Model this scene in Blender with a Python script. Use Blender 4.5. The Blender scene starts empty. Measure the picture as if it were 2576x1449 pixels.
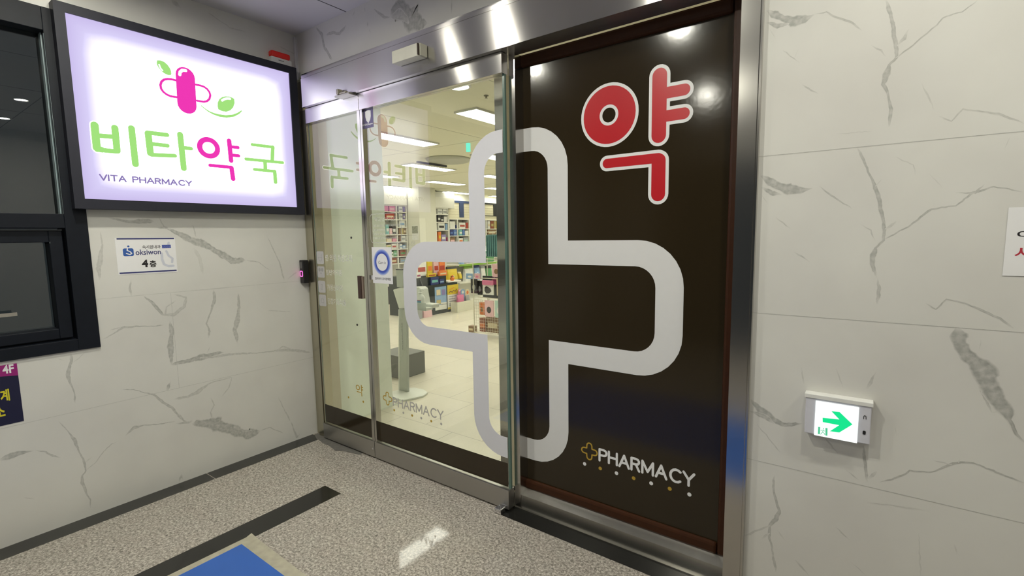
import bpy, bmesh, math, random
from mathutils import Vector, Matrix
random.seed(7)
S = bpy.context.scene
COL = S.collection

# ------------------------------------------------------------------ camera
W_, H_ = 2576.0, 1449.0
YAW, PITCH, ROLL, FPX = -0.629735, -0.107688, -0.0152106, 1224.685
CAM = Vector((3.49182, -2.12288, 1.55))
fw = Vector((math.sin(YAW)*math.cos(PITCH), math.cos(YAW)*math.cos(PITCH), math.sin(PITCH)))
r0 = Vector((math.cos(YAW), -math.sin(YAW), 0)); u0 = r0.cross(fw)
rt = math.cos(ROLL)*r0+math.sin(ROLL)*u0; up = -math.sin(ROLL)*r0+math.cos(ROLL)*u0
cd = bpy.data.cameras.new('camera'); cam = bpy.data.objects.new('camera', cd); COL.objects.link(cam)
m = Matrix.Identity(4)
for i in range(3):
    m[i][0] = rt[i]; m[i][1] = up[i]; m[i][2] = -fw[i]; m[i][3] = CAM[i]
cam.matrix_world = m
cd.sensor_fit = 'HORIZONTAL'; cd.sensor_width = 36; cd.lens = 36*FPX/W_; cd.clip_start = .02
S.camera = cam

# ------------------------------------------------------------------ world, exposure
wd = bpy.data.worlds.new('night'); S.world = wd; wd.use_nodes = True
wd.node_tree.nodes['Background'].inputs[0].default_value = (.38, .43, .45, 1)
wd.node_tree.nodes['Background'].inputs[1].default_value = .08
S.view_settings.view_transform = 'Standard'; S.view_settings.look = 'None'
S.view_settings.gamma = 1; S.view_settings.exposure = 0; S.view_settings.use_curve_mapping = False
S.cycles.max_bounces = 10; S.cycles.transparent_max_bounces = 24
S.cycles.sample_clamp_indirect = 6; S.cycles.use_denoising = True
S.cycles.caustics_reflective = True
LOBBY_LAMP = 960.0       # radiance of the small lobby downlights
PANEL_LAMP = 16.0        # radiance of the shop's ceiling panels
SIGN_L = 1.0

# ------------------------------------------------------------------ geometry readers
def _ray(px, py): return fw + rt*((px-W_/2)/FPX) - up*((py-H_/2)/FPX)
def UX(px, py, x=0.0):
    d = _ray(px, py); t = (x-CAM.x)/d.x; return (CAM.y+d.y*t, CAM.z+d.z*t)
def UY(px, py, y=0.0):
    d = _ray(px, py); t = (y-CAM.y)/d.y; return (CAM.x+d.x*t, CAM.z+d.z*t)
def UZ(px, py, z=0.0):
    d = _ray(px, py); t = (z-CAM.z)/d.z; return (CAM.x+d.x*t, CAM.y+d.y*t)
# maps from surface (u, v, height) to the room
def onX(x): return lambda u, v, d=0: (x+d, u, v)        # faces +x
def onY(y): return lambda u, v, d=0: (u, y-d, v)        # faces -y
def onZ(z): return lambda u, v, d=0: (u, v, z+d)        # faces up

# ------------------------------------------------------------------ materials
MATS = {}
def nt(m): return m.node_tree.nodes, m.node_tree.links
def mat(name, rgb, rough=.5, metal=0, emit=None, estr=0, var=.06, scale=30, aniso=0, tan=None, coat=0, spec=.5, alpha=None, bump=0):
    if name in MATS: return MATS[name]
    m = bpy.data.materials.new(name); m.use_nodes = True; N, L = nt(m)
    b = N['Principled BSDF']
    b.inputs['Roughness'].default_value = rough; b.inputs['Metallic'].default_value = metal
    b.inputs['Specular IOR Level'].default_value = spec
    b.inputs['Coat Weight'].default_value = coat
    tc = N.new('ShaderNodeTexCoord'); no = N.new('ShaderNodeTexNoise'); no.inputs['Scale'].default_value = scale
    L.new(tc.outputs['Object'], no.inputs['Vector'])
    mx = N.new('ShaderNodeMix'); mx.data_type = 'RGBA'
    mx.inputs[6].default_value = tuple(c*(1-var) for c in rgb)+(1,)
    mx.inputs[7].default_value = tuple(min(1, c*(1+var)) for c in rgb)+(1,)
    L.new(no.outputs['Fac'], mx.inputs[0]); L.new(mx.outputs[2], b.inputs['Base Color'])
    if aniso:
        b.inputs['Anisotropic'].default_value = aniso
        c = N.new('ShaderNodeCombineXYZ')
        for i in range(3): c.inputs[i].default_value = tan[i]
        L.new(c.outputs[0], b.inputs['Tangent'])
    if bump:
        bp = N.new('ShaderNodeBump'); bp.inputs['Strength'].default_value = bump; bp.inputs['Distance'].default_value = .002
        L.new(no.outputs['Fac'], bp.inputs['Height']); L.new(bp.outputs[0], b.inputs['Normal'])
    if emit:
        b.inputs['Emission Color'].default_value = tuple(emit)+(1,); b.inputs['Emission Strength'].default_value = estr
    if alpha is not None: b.inputs['Alpha'].default_value = alpha
    MATS[name] = m; return m

def lamp_mat(name, rgb, s):
    if name in MATS: return MATS[name]
    m = bpy.data.materials.new(name); m.use_nodes = True; N, L = nt(m)
    N.remove(N['Principled BSDF']); e = N.new('ShaderNodeEmission')
    e.inputs[0].default_value = tuple(rgb)+(1,); e.inputs[1].default_value = s
    L.new(e.outputs[0], N['Material Output'].inputs[0]); MATS[name] = m; return m

def glass_mat(name, tint=(.965, .985, .96)):
    m = bpy.data.materials.new(name); m.use_nodes = True; N, L = nt(m)
    N.remove(N['Principled BSDF'])
    t = N.new('ShaderNodeBsdfTransparent'); t.inputs[0].default_value = tuple(tint)+(1,)
    g = N.new('ShaderNodeBsdfGlossy'); g.inputs['Roughness'].default_value = .0
    g.inputs['Color'].default_value = (1, 1, 1, 1)
    ge = N.new('ShaderNodeNewGeometry'); mp = N.new('ShaderNodeMapRange')
    mp.inputs[3].default_value = 1.52; mp.inputs[4].default_value = 1/1.52
    L.new(ge.outputs['Backfacing'], mp.inputs[0])
    f = N.new('ShaderNodeFresnel'); L.new(mp.outputs[0], f.inputs['IOR'])
    # a thin pane: each outer face carries the reflection of both of its surfaces, 2F/(1+F)
    a = N.new('ShaderNodeMath'); a.operation = 'ADD'; a.inputs[1].default_value = 1; L.new(f.outputs[0], a.inputs[0])
    d = N.new('ShaderNodeMath'); d.operation = 'DIVIDE'; L.new(f.outputs[0], d.inputs[0]); L.new(a.outputs[0], d.inputs[1])
    e = N.new('ShaderNodeMath'); e.operation = 'MULTIPLY'; e.inputs[1].default_value = 2; L.new(d.outputs[0], e.inputs[0])
    b = N.new('ShaderNodeMath'); b.operation = 'SUBTRACT'; b.inputs[0].default_value = 1; L.new(ge.outputs['Backfacing'], b.inputs[1])
    k = N.new('ShaderNodeMath'); k.operation = 'MULTIPLY'; L.new(e.outputs[0], k.inputs[0]); L.new(b.outputs[0], k.inputs[1])
    mx = N.new('ShaderNodeMixShader'); L.new(k.outputs[0], mx.inputs[0]); L.new(t.outputs[0], mx.inputs[1]); L.new(g.outputs[0], mx.inputs[2])
    L.new(mx.outputs[0], N['Material Output'].inputs[0]); MATS[name] = m; return m

def marble_mat():
    m = bpy.data.materials.new('marble_porcelain'); m.use_nodes = True; N, L = nt(m)
    b = N['Principled BSDF']; b.inputs['Roughness'].default_value = .32; b.inputs['Specular IOR Level'].default_value = .45
    tc = N.new('ShaderNodeTexCoord'); n1 = N.new('ShaderNodeTexNoise'); n1.inputs['Scale'].default_value = 2.2; n1.inputs['Detail'].default_value = 6
    L.new(tc.outputs['Object'], n1.inputs[0])
    r = N.new('ShaderNodeValToRGB'); r.color_ramp.elements[0].position = .3; r.color_ramp.elements[0].color = (.60, .59, .56, 1)
    r.color_ramp.elements[1].position = .7; r.color_ramp.elements[1].color = (.67, .665, .63, 1)
    L.new(n1.outputs['Fac'], r.inputs[0])
    at = N.new('ShaderNodeVertexColor'); at.layer_name = 'vein'
    n2 = N.new('ShaderNodeTexNoise'); n2.inputs['Scale'].default_value = 55; n2.inputs['Detail'].default_value = 5
    L.new(tc.outputs['Object'], n2.inputs[0])
    r2 = N.new('ShaderNodeMapRange'); r2.inputs[1].default_value = .3; r2.inputs[2].default_value = .62; r2.inputs[3].default_value = .45; r2.inputs[4].default_value = 1
    L.new(n2.outputs['Fac'], r2.inputs[0])
    sx = N.new('ShaderNodeSeparateColor'); L.new(at.outputs['Color'], sx.inputs[0])
    mu = N.new('ShaderNodeMath'); mu.operation = 'MULTIPLY'; L.new(sx.outputs[0], mu.inputs[0]); L.new(r2.outputs[0], mu.inputs[1])
    mx = N.new('ShaderNodeMix'); mx.data_type = 'RGBA'; L.new(mu.outputs[0], mx.inputs[0]); L.new(r.outputs[0], mx.inputs[6])
    mx.inputs[7].default_value = (.23, .235, .215, 1)
    L.new(mx.outputs[2], b.inputs['Base Color']); MATS['marble'] = m; return m

def granite_mat():
    m = bpy.data.materials.new('speckled_granite'); m.use_nodes = True; N, L = nt(m)
    b = N['Principled BSDF']; b.inputs['Roughness'].default_value = .05; b.inputs['Specular IOR Level'].default_value = .17
    tc = N.new('ShaderNodeTexCoord'); n1 = N.new('ShaderNodeTexNoise'); n1.inputs['Scale'].default_value = 88; n1.inputs['Detail'].default_value = 6; n1.inputs['Roughness'].default_value = .75
    n1.inputs['Distortion'].default_value = .6
    L.new(tc.outputs['Object'], n1.inputs[0])
    r = N.new('ShaderNodeValToRGB'); e = r.color_ramp.elements
    e[0].position = .36; e[0].color = (.135, .128, .116, 1); e[1].position = .66; e[1].color = (.64, .60, .545, 1)
    a = e.new(.47); a.color = (.275, .26, .235, 1); a = e.new(.54); a.color = (.41, .385, .35, 1)
    L.new(n1.outputs['Fac'], r.inputs[0])
    n2 = N.new('ShaderNodeTexNoise'); n2.inputs['Scale'].default_value = 9; L.new(tc.outputs['Object'], n2.inputs[0])
    mx = N.new('ShaderNodeMix'); mx.data_type = 'RGBA'; mx.blend_type = 'MULTIPLY'; mx.inputs[0].default_value = 1
    r3 = N.new('ShaderNodeValToRGB'); r3.color_ramp.elements[0].color = (.93, .88, .86, 1); r3.color_ramp.elements[1].color = (1, 1, .98, 1)
    L.new(n2.outputs['Fac'], r3.inputs[0]); L.new(r.outputs[0], mx.inputs[6]); L.new(r3.outputs[0], mx.inputs[7])
    L.new(mx.outputs[2], b.inputs['Base Color']); MATS['granite'] = m; return m

def tile_mat():
    m = bpy.data.materials.new('cream_floor_tile'); m.use_nodes = True; N, L = nt(m)
    b = N['Principled BSDF']; b.inputs['Roughness'].default_value = .35
    tc = N.new('ShaderNodeTexCoord'); br = N.new('ShaderNodeTexBrick'); br.offset = .5
    br.inputs['Scale'].default_value = 1; br.inputs['Brick Width'].default_value = .6; br.inputs['Row Height'].default_value = .6
    br.inputs['Mortar Size'].default_value = .003
    br.inputs['Color1'].default_value = (.66, .62, .51, 1); br.inputs['Color2'].default_value = (.63, .59, .48, 1); br.inputs['Mortar'].default_value = (.40, .37, .30, 1)
    L.new(tc.outputs['Object'], br.inputs[0])
    n = N.new('ShaderNodeTexNoise'); n.inputs['Scale'].default_value = 3; n.inputs['Detail'].default_value = 5; L.new(tc.outputs['Object'], n.inputs[0])
    r = N.new('ShaderNodeValToRGB'); r.color_ramp.elements[0].color = (.86, .86, .86, 1); r.color_ramp.elements[1].color = (1.05, 1.05, 1.05, 1)
    L.new(n.outputs['Fac'], r.inputs[0])
    mx = N.new('ShaderNodeMix'); mx.data_type = 'RGBA'; mx.blend_type = 'MULTIPLY'; mx.inputs[0].default_value = 1
    L.new(br.outputs[0], mx.inputs[6]); L.new(r.outputs[0], mx.inputs[7]); L.new(mx.outputs[2], b.inputs['Base Color'])
    MATS['tile'] = m; return m

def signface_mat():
    # light box face: LED glow and its falloff toward the rim painted into the emission
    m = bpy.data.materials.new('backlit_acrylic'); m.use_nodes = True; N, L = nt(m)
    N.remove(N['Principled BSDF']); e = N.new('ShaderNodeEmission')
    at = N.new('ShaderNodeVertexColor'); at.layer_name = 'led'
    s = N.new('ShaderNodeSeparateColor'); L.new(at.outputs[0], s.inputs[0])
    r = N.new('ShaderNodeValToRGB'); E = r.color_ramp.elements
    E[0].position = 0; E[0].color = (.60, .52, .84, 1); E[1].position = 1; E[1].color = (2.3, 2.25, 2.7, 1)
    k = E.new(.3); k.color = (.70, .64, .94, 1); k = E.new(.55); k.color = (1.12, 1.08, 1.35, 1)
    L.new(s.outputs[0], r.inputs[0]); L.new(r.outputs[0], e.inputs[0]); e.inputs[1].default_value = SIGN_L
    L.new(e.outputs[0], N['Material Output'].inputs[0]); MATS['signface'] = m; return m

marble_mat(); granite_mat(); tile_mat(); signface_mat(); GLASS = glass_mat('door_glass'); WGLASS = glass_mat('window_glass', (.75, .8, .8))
STEEL_H = mat('brushed_steel', (.66, .645, .63), .22, 1, aniso=1.0, tan=(0, .5, 1), var=.02, scale=3)
STEEL_V = mat('brushed_steel_upright', (.50, .485, .46), .20, 1, aniso=.5, tan=(1, .5, 0), var=.02, scale=3)
STEEL_L = mat('brushed_steel_rail', (.46, .45, .43), .34, 1, aniso=.5, tan=(0, .5, 1), var=.03, scale=4)
CHROME = mat('chrome', (.75, .75, .77), .1, 1)
BLACKG = mat('black_granite', (.012, .012, .011), .09, var=.4, scale=60)
DARKF = mat('dark_window_frame', (.006, .008, .013), .5, var=.2, spec=.2)
SIGNF = mat('charcoal_sign_frame', (.021, .022, .032), .5, var=.1, spec=.25)
BROWN = mat('brown_film', (.0225, .0155, .0068), .125, spec=.42, var=.05, scale=60, bump=.06)
BROWNF = mat('brown_frame', (.040, .0125, .0035), .42, spec=.25, var=.2)
FILMB = mat('brown_glass_film', (.024, .016, .0065), .12, var=.06)
WHITEV = mat('white_vinyl', (.64, .64, .68), .5, var=.02)
OUTW = mat('white_outline_vinyl', (.72, .72, .72), .4, var=.02)
REDV = mat('red_vinyl', (.46, .006, .014), .3, var=.05)
GOLDV = mat('gold_vinyl', (.45, .29, .03), .4, var=.1)
TEXTV = mat('frosted_white_vinyl', (.62, .62, .6), .5, alpha=.75)
FROSTV = mat('pale_frosted_vinyl', (.60, .60, .60), .6, alpha=.4)
WHITEP = mat('white_paint', (.74, .74, .70), .45, var=.03)
CREAMP = mat('cream_metal', (.62, .58, .45), .4, metal=.3, var=.05, scale=4)
INWALL = mat('pale_green_wall', (.84, .89, .78), .5, var=.03)
INCEIL = mat('cream_ceiling_paint', (.84, .82, .66), .8, var=.03)
LOBCEIL = mat('ceiling_panel', (.55, .54, .58), .28, metal=.0, var=.03, scale=3)
PAPER = mat('white_paper', (.76, .76, .77), .6, var=.02)
NAVY = mat('navy_ink', (.025, .03, .14), .5)
BLACKI = mat('black_ink', (.012, .010, .012), .5)
BLACKP = mat('black_plastic', (.012, .012, .013), .35)
PALEP = mat('pale_plastic', (.70, .70, .68), .4)
SHELFW = mat('white_shelf_board', (.80, .79, .72), .45, var=.02)

# ------------------------------------------------------------------ mesh builder
class MB:
    def __init__(s): s.v = []; s.f = []; s.c = []; s.mi = []
    def add(s, vs, fs, c=0.0, mi=0):
        o = len(s.v); s.v += [tuple(a) for a in vs]; s.c += (c if isinstance(c, list) else [c]*len(vs))
        for f in fs: s.f.append([o+i for i in f]); s.mi.append(mi)
        return s
    def box(s, x0, x1, y0, y1, z0, z1, mi=0):
        x0, x1 = min(x0, x1), max(x0, x1); y0, y1 = min(y0, y1), max(y0, y1); z0, z1 = min(z0, z1), max(z0, z1)
        v = [(x0,y0,z0),(x1,y0,z0),(x1,y1,z0),(x0,y1,z0),(x0,y0,z1),(x1,y0,z1),(x1,y1,z1),(x0,y1,z1)]
        return s.add(v, [(0,3,2,1),(4,5,6,7),(0,1,5,4),(1,2,6,5),(2,3,7,6),(3,0,4,7)], 0.0, mi)
    def prism(s, pts, M, d0, d1, mi=0):
        n = len(pts); v = [M(u, w, d0) for u, w in pts]+[M(u, w, d1) for u, w in pts]
        f = [tuple(range(n))[::-1], tuple(range(n, 2*n))]+[(i, (i+1) % n, n+(i+1) % n, n+i) for i in range(n)]
        return s.add(v, f, 0.0, mi)
    def ring(s, outer, inner, M, d0, d1, closed=True, mi=0):
        n = len(outer); v = [M(*p, d) for d in (d0, d1) for P in (outer, inner) for p in P]
        f = []
        for i in range(n if closed else n-1):
            j = (i+1) % n
            f += [(2*n+i, 2*n+j, 3*n+j, 3*n+i), (i, n+i, n+j, j), (i, j, 2*n+j, 2*n+i), (n+i, 3*n+i, 3*n+j, n+j)]
        if not closed:
            f += [(0, 2*n, 3*n, n), (n-1, 2*n-1, 4*n-1, 3*n-1)]
        return s.add(v, f, 0.0, mi)
    def stroke(s, pts, r, M, d0, d1, seg=10, square=False):
        pts = [Vector(p) for p in pts]
        for a, b in zip(pts, pts[1:]):
            s.k = getattr(s, 'k', 0)+1; e1 = d1+.00003*(s.k % 8)
            t = (b-a).normalized() if (b-a).length > 1e-9 else Vector((1, 0)); ang = math.atan2(t.y, t.x)
            P = [(b.x+r*math.cos(ang-math.pi/2+math.pi*i/seg), b.y+r*math.sin(ang-math.pi/2+math.pi*i/seg)) for i in range(seg+1)]
            P += [(a.x+r*math.cos(ang+math.pi/2+math.pi*i/seg), a.y+r*math.sin(ang+math.pi/2+math.pi*i/seg)) for i in range(seg+1)]
            s.prism(P, M, d0, e1)
        return s
    def disc(s, u, v, r, M, d0, d1, ry=None, n=28):
        ry = ry or r
        return s.prism([(u+r*math.cos(2*math.pi*i/n), v+ry*math.sin(2*math.pi*i/n)) for i in range(n)], M, d0, d1)
    def lathe(s, prof, c=(0, 0, 0), n=24, sx=1, sy=1):
        v = []; f = []
        for r, z in prof: v += [(c[0]+sx*r*math.cos(2*math.pi*i/n), c[1]+sy*r*math.sin(2*math.pi*i/n), c[2]+z) for i in range(n)]
        for k in range(len(prof)-1): f += [(k*n+i, k*n+(i+1) % n, (k+1)*n+(i+1) % n, (k+1)*n+i) for i in range(n)]
        f += [tuple(range(n))[::-1], tuple(range((len(prof)-1)*n, len(prof)*n))]
        return s.add(v, f)
    def tube(s, pts, r, n=8):
        for a, b in zip(pts, pts[1:]):
            a = Vector(a); b = Vector(b); t = (b-a).normalized(); q = t.to_track_quat('Z', 'Y')
            v = [a+q@Vector((r*math.cos(2*math.pi*i/n), r*math.sin(2*math.pi*i/n), 0)) for i in range(n)]
            v += [p+(b-a) for p in v]
            s.add(v, [(i, (i+1) % n, n+(i+1) % n, n+i) for i in range(n)]+[tuple(range(n))[::-1], tuple(range(n, 2*n))])
        return s
    def build(s, name, m, parent=None, bevel=0, attr=None, smooth=False):
        me = bpy.data.meshes.new(name); me.from_pydata(s.v, [], s.f)
        ms = m if isinstance(m, (list, tuple)) else [m]
        for q in ms: me.materials.append(q)
        for p, k in zip(me.polygons, s.mi): p.material_index = k
        if attr:
            ca = me.color_attributes.new(attr, 'FLOAT_COLOR', 'POINT')
            for i, c in enumerate(s.c): ca.data[i].color = (c, c, c, 1)
        bm = bmesh.new(); bm.from_mesh(me); bmesh.ops.recalc_face_normals(bm, faces=bm.faces); bm.to_mesh(me); bm.free()
        o = bpy.data.objects.new(name, me); COL.objects.link(o)
        if smooth:
            for p in me.polygons: p.use_smooth = True
            md = o.modifiers.new('e', 'EDGE_SPLIT'); md.split_angle = math.radians(40)
        if bevel:
            md = o.modifiers.new('b', 'BEVEL'); md.width = bevel; md.segments = 2; md.limit_method = 'ANGLE'
        if parent is not None:
            o.parent = parent; o.matrix_parent_inverse = parent.matrix_world.inverted()
        return o

def tag(o, label=None, cat=None, group=None, kind=None):
    if label: o['label'] = label
    if cat: o['category'] = cat
    if group: o['group'] = group
    if kind: o['kind'] = kind
    return o
def empty(name, loc, label, cat, group=None, kind=None):
    o = bpy.data.objects.new(name, None); COL.objects.link(o); o.location = loc; o.empty_display_size = .05
    o.matrix_world = Matrix.Translation(loc)
    return tag(o, label, cat, group, kind)
def struct(name, mb, m, **k): return tag(mb.build(name, m, **k), kind='structure')
def relabel(o, l): o['label'] = l; return o

_tc = None
def text(body, M, u0, u1, v0, v1, d0, d1, m, name, parent=None, bold=0):
    """lettering fitted into the rectangle u0..u1, v0..v1 of a surface"""
    c = bpy.data.curves.new('t', 'FONT'); c.body = body; c.offset = bold; c.resolution_u = 3
    o = bpy.data.objects.new('t', c); COL.objects.link(o)
    dg = bpy.context.evaluated_depsgraph_get(); dg.update(); me = o.evaluated_get(dg).to_mesh()
    V = [(v.co.x, v.co.y) for v in me.vertices]; F = [tuple(p.vertices) for p in me.polygons]
    edges = {}
    for f in F:
        for a, b in zip(f, f[1:]+f[:1]): edges[(a, b)] = 1
    xs = [a for a, b in V]; ys = [b for a, b in V]
    x0, x1, y0, y1 = min(xs), max(xs), min(ys), max(ys)
    P = [(u0+(a-x0)/(x1-x0)*(u1-u0), v0+(b-y0)/(y1-y0)*(v1-v0)) for a, b in V]
    n = len(P); mb = MB()
    v = [M(*p, d0) for p in P]+[M(*p, d1) for p in P]
    f = [tuple(i+n for i in q) for q in F]+[(a, b, n+b, n+a) for (a, b) in edges if (b, a) not in edges]
    mb.add(v, f); bpy.data.objects.remove(o); bpy.data.curves.remove(c)
    return mb.build(name, m, parent) if name else mb

GL = {'P': (.62, [[(0, 0), (0, 1), (.36, 1), (.50, .95), (.58, .83), (.58, .67), (.50, .55), (.36, .50), (0, .50)]]),
      'H': (.70, [[(0, 0), (0, 1)], [(.66, 0), (.66, 1)], [(0, .52), (.66, .52)]]),
      'A': (.80, [[(0, 0), (.38, 1), (.76, 0)], [(.15, .36), (.61, .36)]]),
      'R': (.68, [[(0, 0), (0, 1), (.36, 1), (.50, .95), (.58, .83), (.58, .70), (.50, .58), (.36, .53), (0, .53)], [(.34, .53), (.60, 0)]]),
      'M': (.86, [[(0, 0), (0, 1), (.40, .18), (.80, 1), (.80, 0)]]),
      'C': (.84, [[(.50+.42*math.cos(math.radians(a)), .5+.5*math.sin(math.radians(a))) for a in range(48, 313, 24)]]),
      'Y': (.78, [[(0, 1), (.36, .46), (.72, 1)], [(.36, .46), (.36, 0)]]),
      'V': (.78, [[(0, 1), (.37, 0), (.74, 1)]]), 'I': (.10, [[(.0, 0), (.0, 1)]]), 'T': (.74, [[(0, 1), (.70, 1)], [(.35, 1), (.35, 0)]])}
def letters(word, M, u0, u1, v0, v1, r, d0, d1, m, name, parent, gap=.17):
    """round-ended stroke capitals fitted between u0..u1 (stroke centre lines inset by r)"""
    ends = []; x = 0
    for c in word: ends.append(x); x += GL[c][0]+gap
    tot = x-gap; mb = MB(); su = (u1-u0-2*r)/tot; sv = v1-v0-2*r
    for c, o in zip(word, ends):
        for P in GL[c][1]: mb.stroke([(u0+r+(o+a)*su, v0+r+b*sv) for a, b in P], r, M, d0, d1, 5)
    return mb.build(name, m, parent)

def rrect(u0, u1, v0, v1, r, n=6):
    P = []
    for cx, cy, a in ((u1-r, v1-r, 0), (u0+r, v1-r, 90), (u0+r, v0+r, 180), (u1-r, v0+r, 270)):
        P += [(cx+r*math.cos(math.radians(a+90*i/n)), cy+r*math.sin(math.radians(a+90*i/n))) for i in range(n+1)]
    return P

# ================================================================== LARGE STRUCTURE
CEIL = 3.04; XR = 5.6; YB = -4.6; ICEIL = 2.8
A1 = lambda x, y: (x/2.5875, 520+y/2.5875)      # readers for vein tracings
A2 = lambda x, y: (x/2.995, 1040+y/2.995)
A3 = lambda x, y: (1850+x/2.07, y/2.07)
A4 = lambda x, y: (1850+x/1.935, 700+y/1.935)
A5 = lambda x, y: (640+x/3.68, y/3.68)
A0 = lambda x, y: (x, y)

VK = [0]
def vein(mb, tr, pts, U, M, k=.9, sc=1.0):
    """irregular vein ribbon printed on the tile; pts = (x, y, width px)"""
    P = []
    for x, y, w in pts:
        a = U(*tr(x, y)); b = U(*(lambda q: (q[0]+1, q[1]))(tr(x, y))); g = abs(b[0]-a[0])
        P.append((a[0], a[1], w*sc*g*.5))
    # resample with jitter
    R = []
    for (x0, y0, w0), (x1, y1, w1) in zip(P, P[1:]):
        L = math.hypot(x1-x0, y1-y0); n = max(2, int(L/.008))
        for i in range(n):
            t = i/n; R.append((x0+(x1-x0)*t, y0+(y1-y0)*t, w0+(w1-w0)*t))
    R.append(P[-1])
    jx = jy = 0; Q = []; wn_ = 0
    for i, (x, y, w) in enumerate(R):
        jx = jx*.7+random.uniform(-1, 1)*.0016; jy = jy*.7+random.uniform(-1, 1)*.0016
        wn_ = wn_*.82+random.uniform(-1, 1)*.13; Q.append((x+jx, y+jy, max(.0006, w*(1+wn_))))
    VK[0] += 1; d = .00008+.00003*(VK[0] % 12)
    v = []; c = []; n = len(Q)
    for i, (x, y, w) in enumerate(Q):
        a = Q[max(0, i-1)]; b = Q[min(n-1, i+1)]; t = Vector((b[0]-a[0], b[1]-a[1]))
        if t.length < 1e-9: t = Vector((1, 0))
        t.normalize(); nx, ny = -t.y, t.x; e = min(1, .15+.3*min(i, n-1-i)); w *= min(1, .25+.25*min(i, n-1-i))
        w2 = w*(1+.25*math.sin(i*.37+VK[0])+random.uniform(-.07, .07))
        for s_, cc in ((-1.0, .0), (-.72, .8), (0, .65), (.72, .85), (1.0, .0)):
            ww = (w if s_ < 0 else w2)+.0006
            v.append(M(x+nx*ww*s_, y+ny*ww*s_, d)); c.append(cc*k*e)
    f = []
    for i in range(n-1):
        for j in range(4): f.append((i*5+j, i*5+j+1, i*5+j+6, i*5+j+5))
    mb.add(v, f, c)
def joint(mb, u0, v0, u1, v1, M, w=.0011, k=.45):
    t = Vector((u1-u0, v1-v0)).normalized(); nx, ny = -t.y*w, t.x*w
    mb.add([M(u0+nx, v0+ny, .0005), M(u1+nx, v1+ny, .0005), M(u1-nx, v1-ny, .0005), M(u0-nx, v0-ny, .0005)], [(0, 1, 2, 3)], k)

ROWS = [.618, 1.228, 1.838, 2.448]
# --- left wall (x = 0)
lw = MB(); WY0, WY1, WZ0, WZ1 = -3.3, -1.307, .958, 2.752
lw.box(-.2, 0, YB, WY0, -.1, CEIL); lw.box(-.2, 0, WY1, 0.0, -.1, CEIL)
lw.box(-.2, 0, WY0, WY1, -.1, WZ0); lw.box(-.2, 0, WY0, WY1, WZ1, CEIL)
ML = onX(0.0); UL = lambda px, py: UX(px, py, 0)
for z in ROWS:
    if WZ0 < z < WZ1: joint(lw, WY1, z, 0, z, ML)
    else: joint(lw, YB, z, 0, z, ML)
for (z0, z1, y) in ((.618, 1.228, -.94), (0, .618, -2.1), (1.838, 2.448, -.94)): joint(lw, y, z0, y, z1, ML)
V = lambda tr, pts, k=.9, sc=1.0: vein(lw, tr, pts, UL, ML, k, sc)
V(A1, [(700,70,4),(800,90,8),(870,98,12),(930,95,14),(1005,95,10)], .8)
V(A1, [(1015,138,3),(1090,138,5),(1150,170,16),(1220,205,22),(1290,235,24),(1360,260,16),(1440,310,18),(1520,350,18),(1600,352,8)])
V(A1, [(1030,65,2),(1070,130,3),(1110,150,5)], .7)
V(A1, [(1440,325,4),(1500,365,6),(1580,365,6)], .8)
V(A1, [(1600,350,3),(1680,360,2),(1755,415,2)], .6)
V(A1, [(1255,110,2),(1275,200,3)], .6)
V(A1, [(650,160,2),(668,250,5),(655,320,14),(640,400,14),(650,480,6)], .55)
V(A1, [(1260,270,6),(1300,330,12),(1320,440,4)], .25)
V(A1, [(855,470,2),(848,530,8),(858,580,5)], .7)
V(A1, [(935,580,4),(990,625,8),(1060,700,8),(1075,710,4)])
V(A1, [(1130,570,3),(1210,590,5),(1200,650,9),(1130,700,12),(1075,705,5),(1085,655,5),(1150,610,3)], .5)
V(A1, [(1105,740,5),(1120,830,13),(1110,910,16),(1118,1030,10)], .8)
V(A1, [(1112,1030,9),(1200,1010,12),(1300,985,18),(1380,960,12),(1460,948,3)])
V(A1, [(1300,985,3),(1400,975,6),(1520,958,5),(1700,950,2),(1820,935,5),(1930,935,6),(2025,950,3)], .6)
V(A1, [(1345,955,4),(1370,905,2)], .5); V(A1, [(1780,945,2),(1840,910,3),(1900,925,3)], .5)
V(A1, [(1390,540,7),(1395,600,8),(1370,690,5),(1345,760,3),(1365,810,6),(1355,855,8)], .75)
V(A1, [(1550,560,3),(1555,660,7),(1545,730,14),(1530,800,14),(1545,890,2)], .7)
V(A1, [(670,865,2),(730,830,3),(800,785,8),(900,778,4),(1000,778,3),(1075,768,2)], .7)
V(A1, [(710,805,2),(800,778,4)], .5)
V(A1, [(460,955,10),(465,1010,8),(440,1090,12),(450,1140,6),(480,1200,4),(490,1280,6)], .75)
V(A1, [(470,1020,3),(510,990,2),(560,940,2)], .4); V(A1, [(360,985,2),(420,1000,4)], .4)
V(A1, [(1110,1135,3),(1085,1200,12)], .8)
V(A1, [(790,1188,2),(870,1190,2),(940,1210,3),(1000,1225,5),(1060,1270,9),(1120,1310,6),(1190,1390,5)], .75)
V(A1, [(1135,1252,4),(1220,1235,8),(1290,1205,12),(1360,1150,4),(1510,1110,2),(1490,1180,3),(1440,1240,2)], .5)
V(A1, [(1370,1240,2),(1395,1290,3),(1370,1340,3),(1380,1390,3)], .5)
V(A1, [(1740,195,1.5),(1800,320,2),(1820,360,3),(1850,480,4)], .6)
V(A1, [(1870,470,3),(1940,420,2)], .4); V(A1, [(1740,675,1.5),(1900,685,1.5)], .4)
V(A1, [(1810,1240,1.5),(1850,1320,2),(1890,1400,3)], .55)
V(A2, [(1325,75,2),(1430,68,8),(1450,55,14)], .7)
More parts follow.
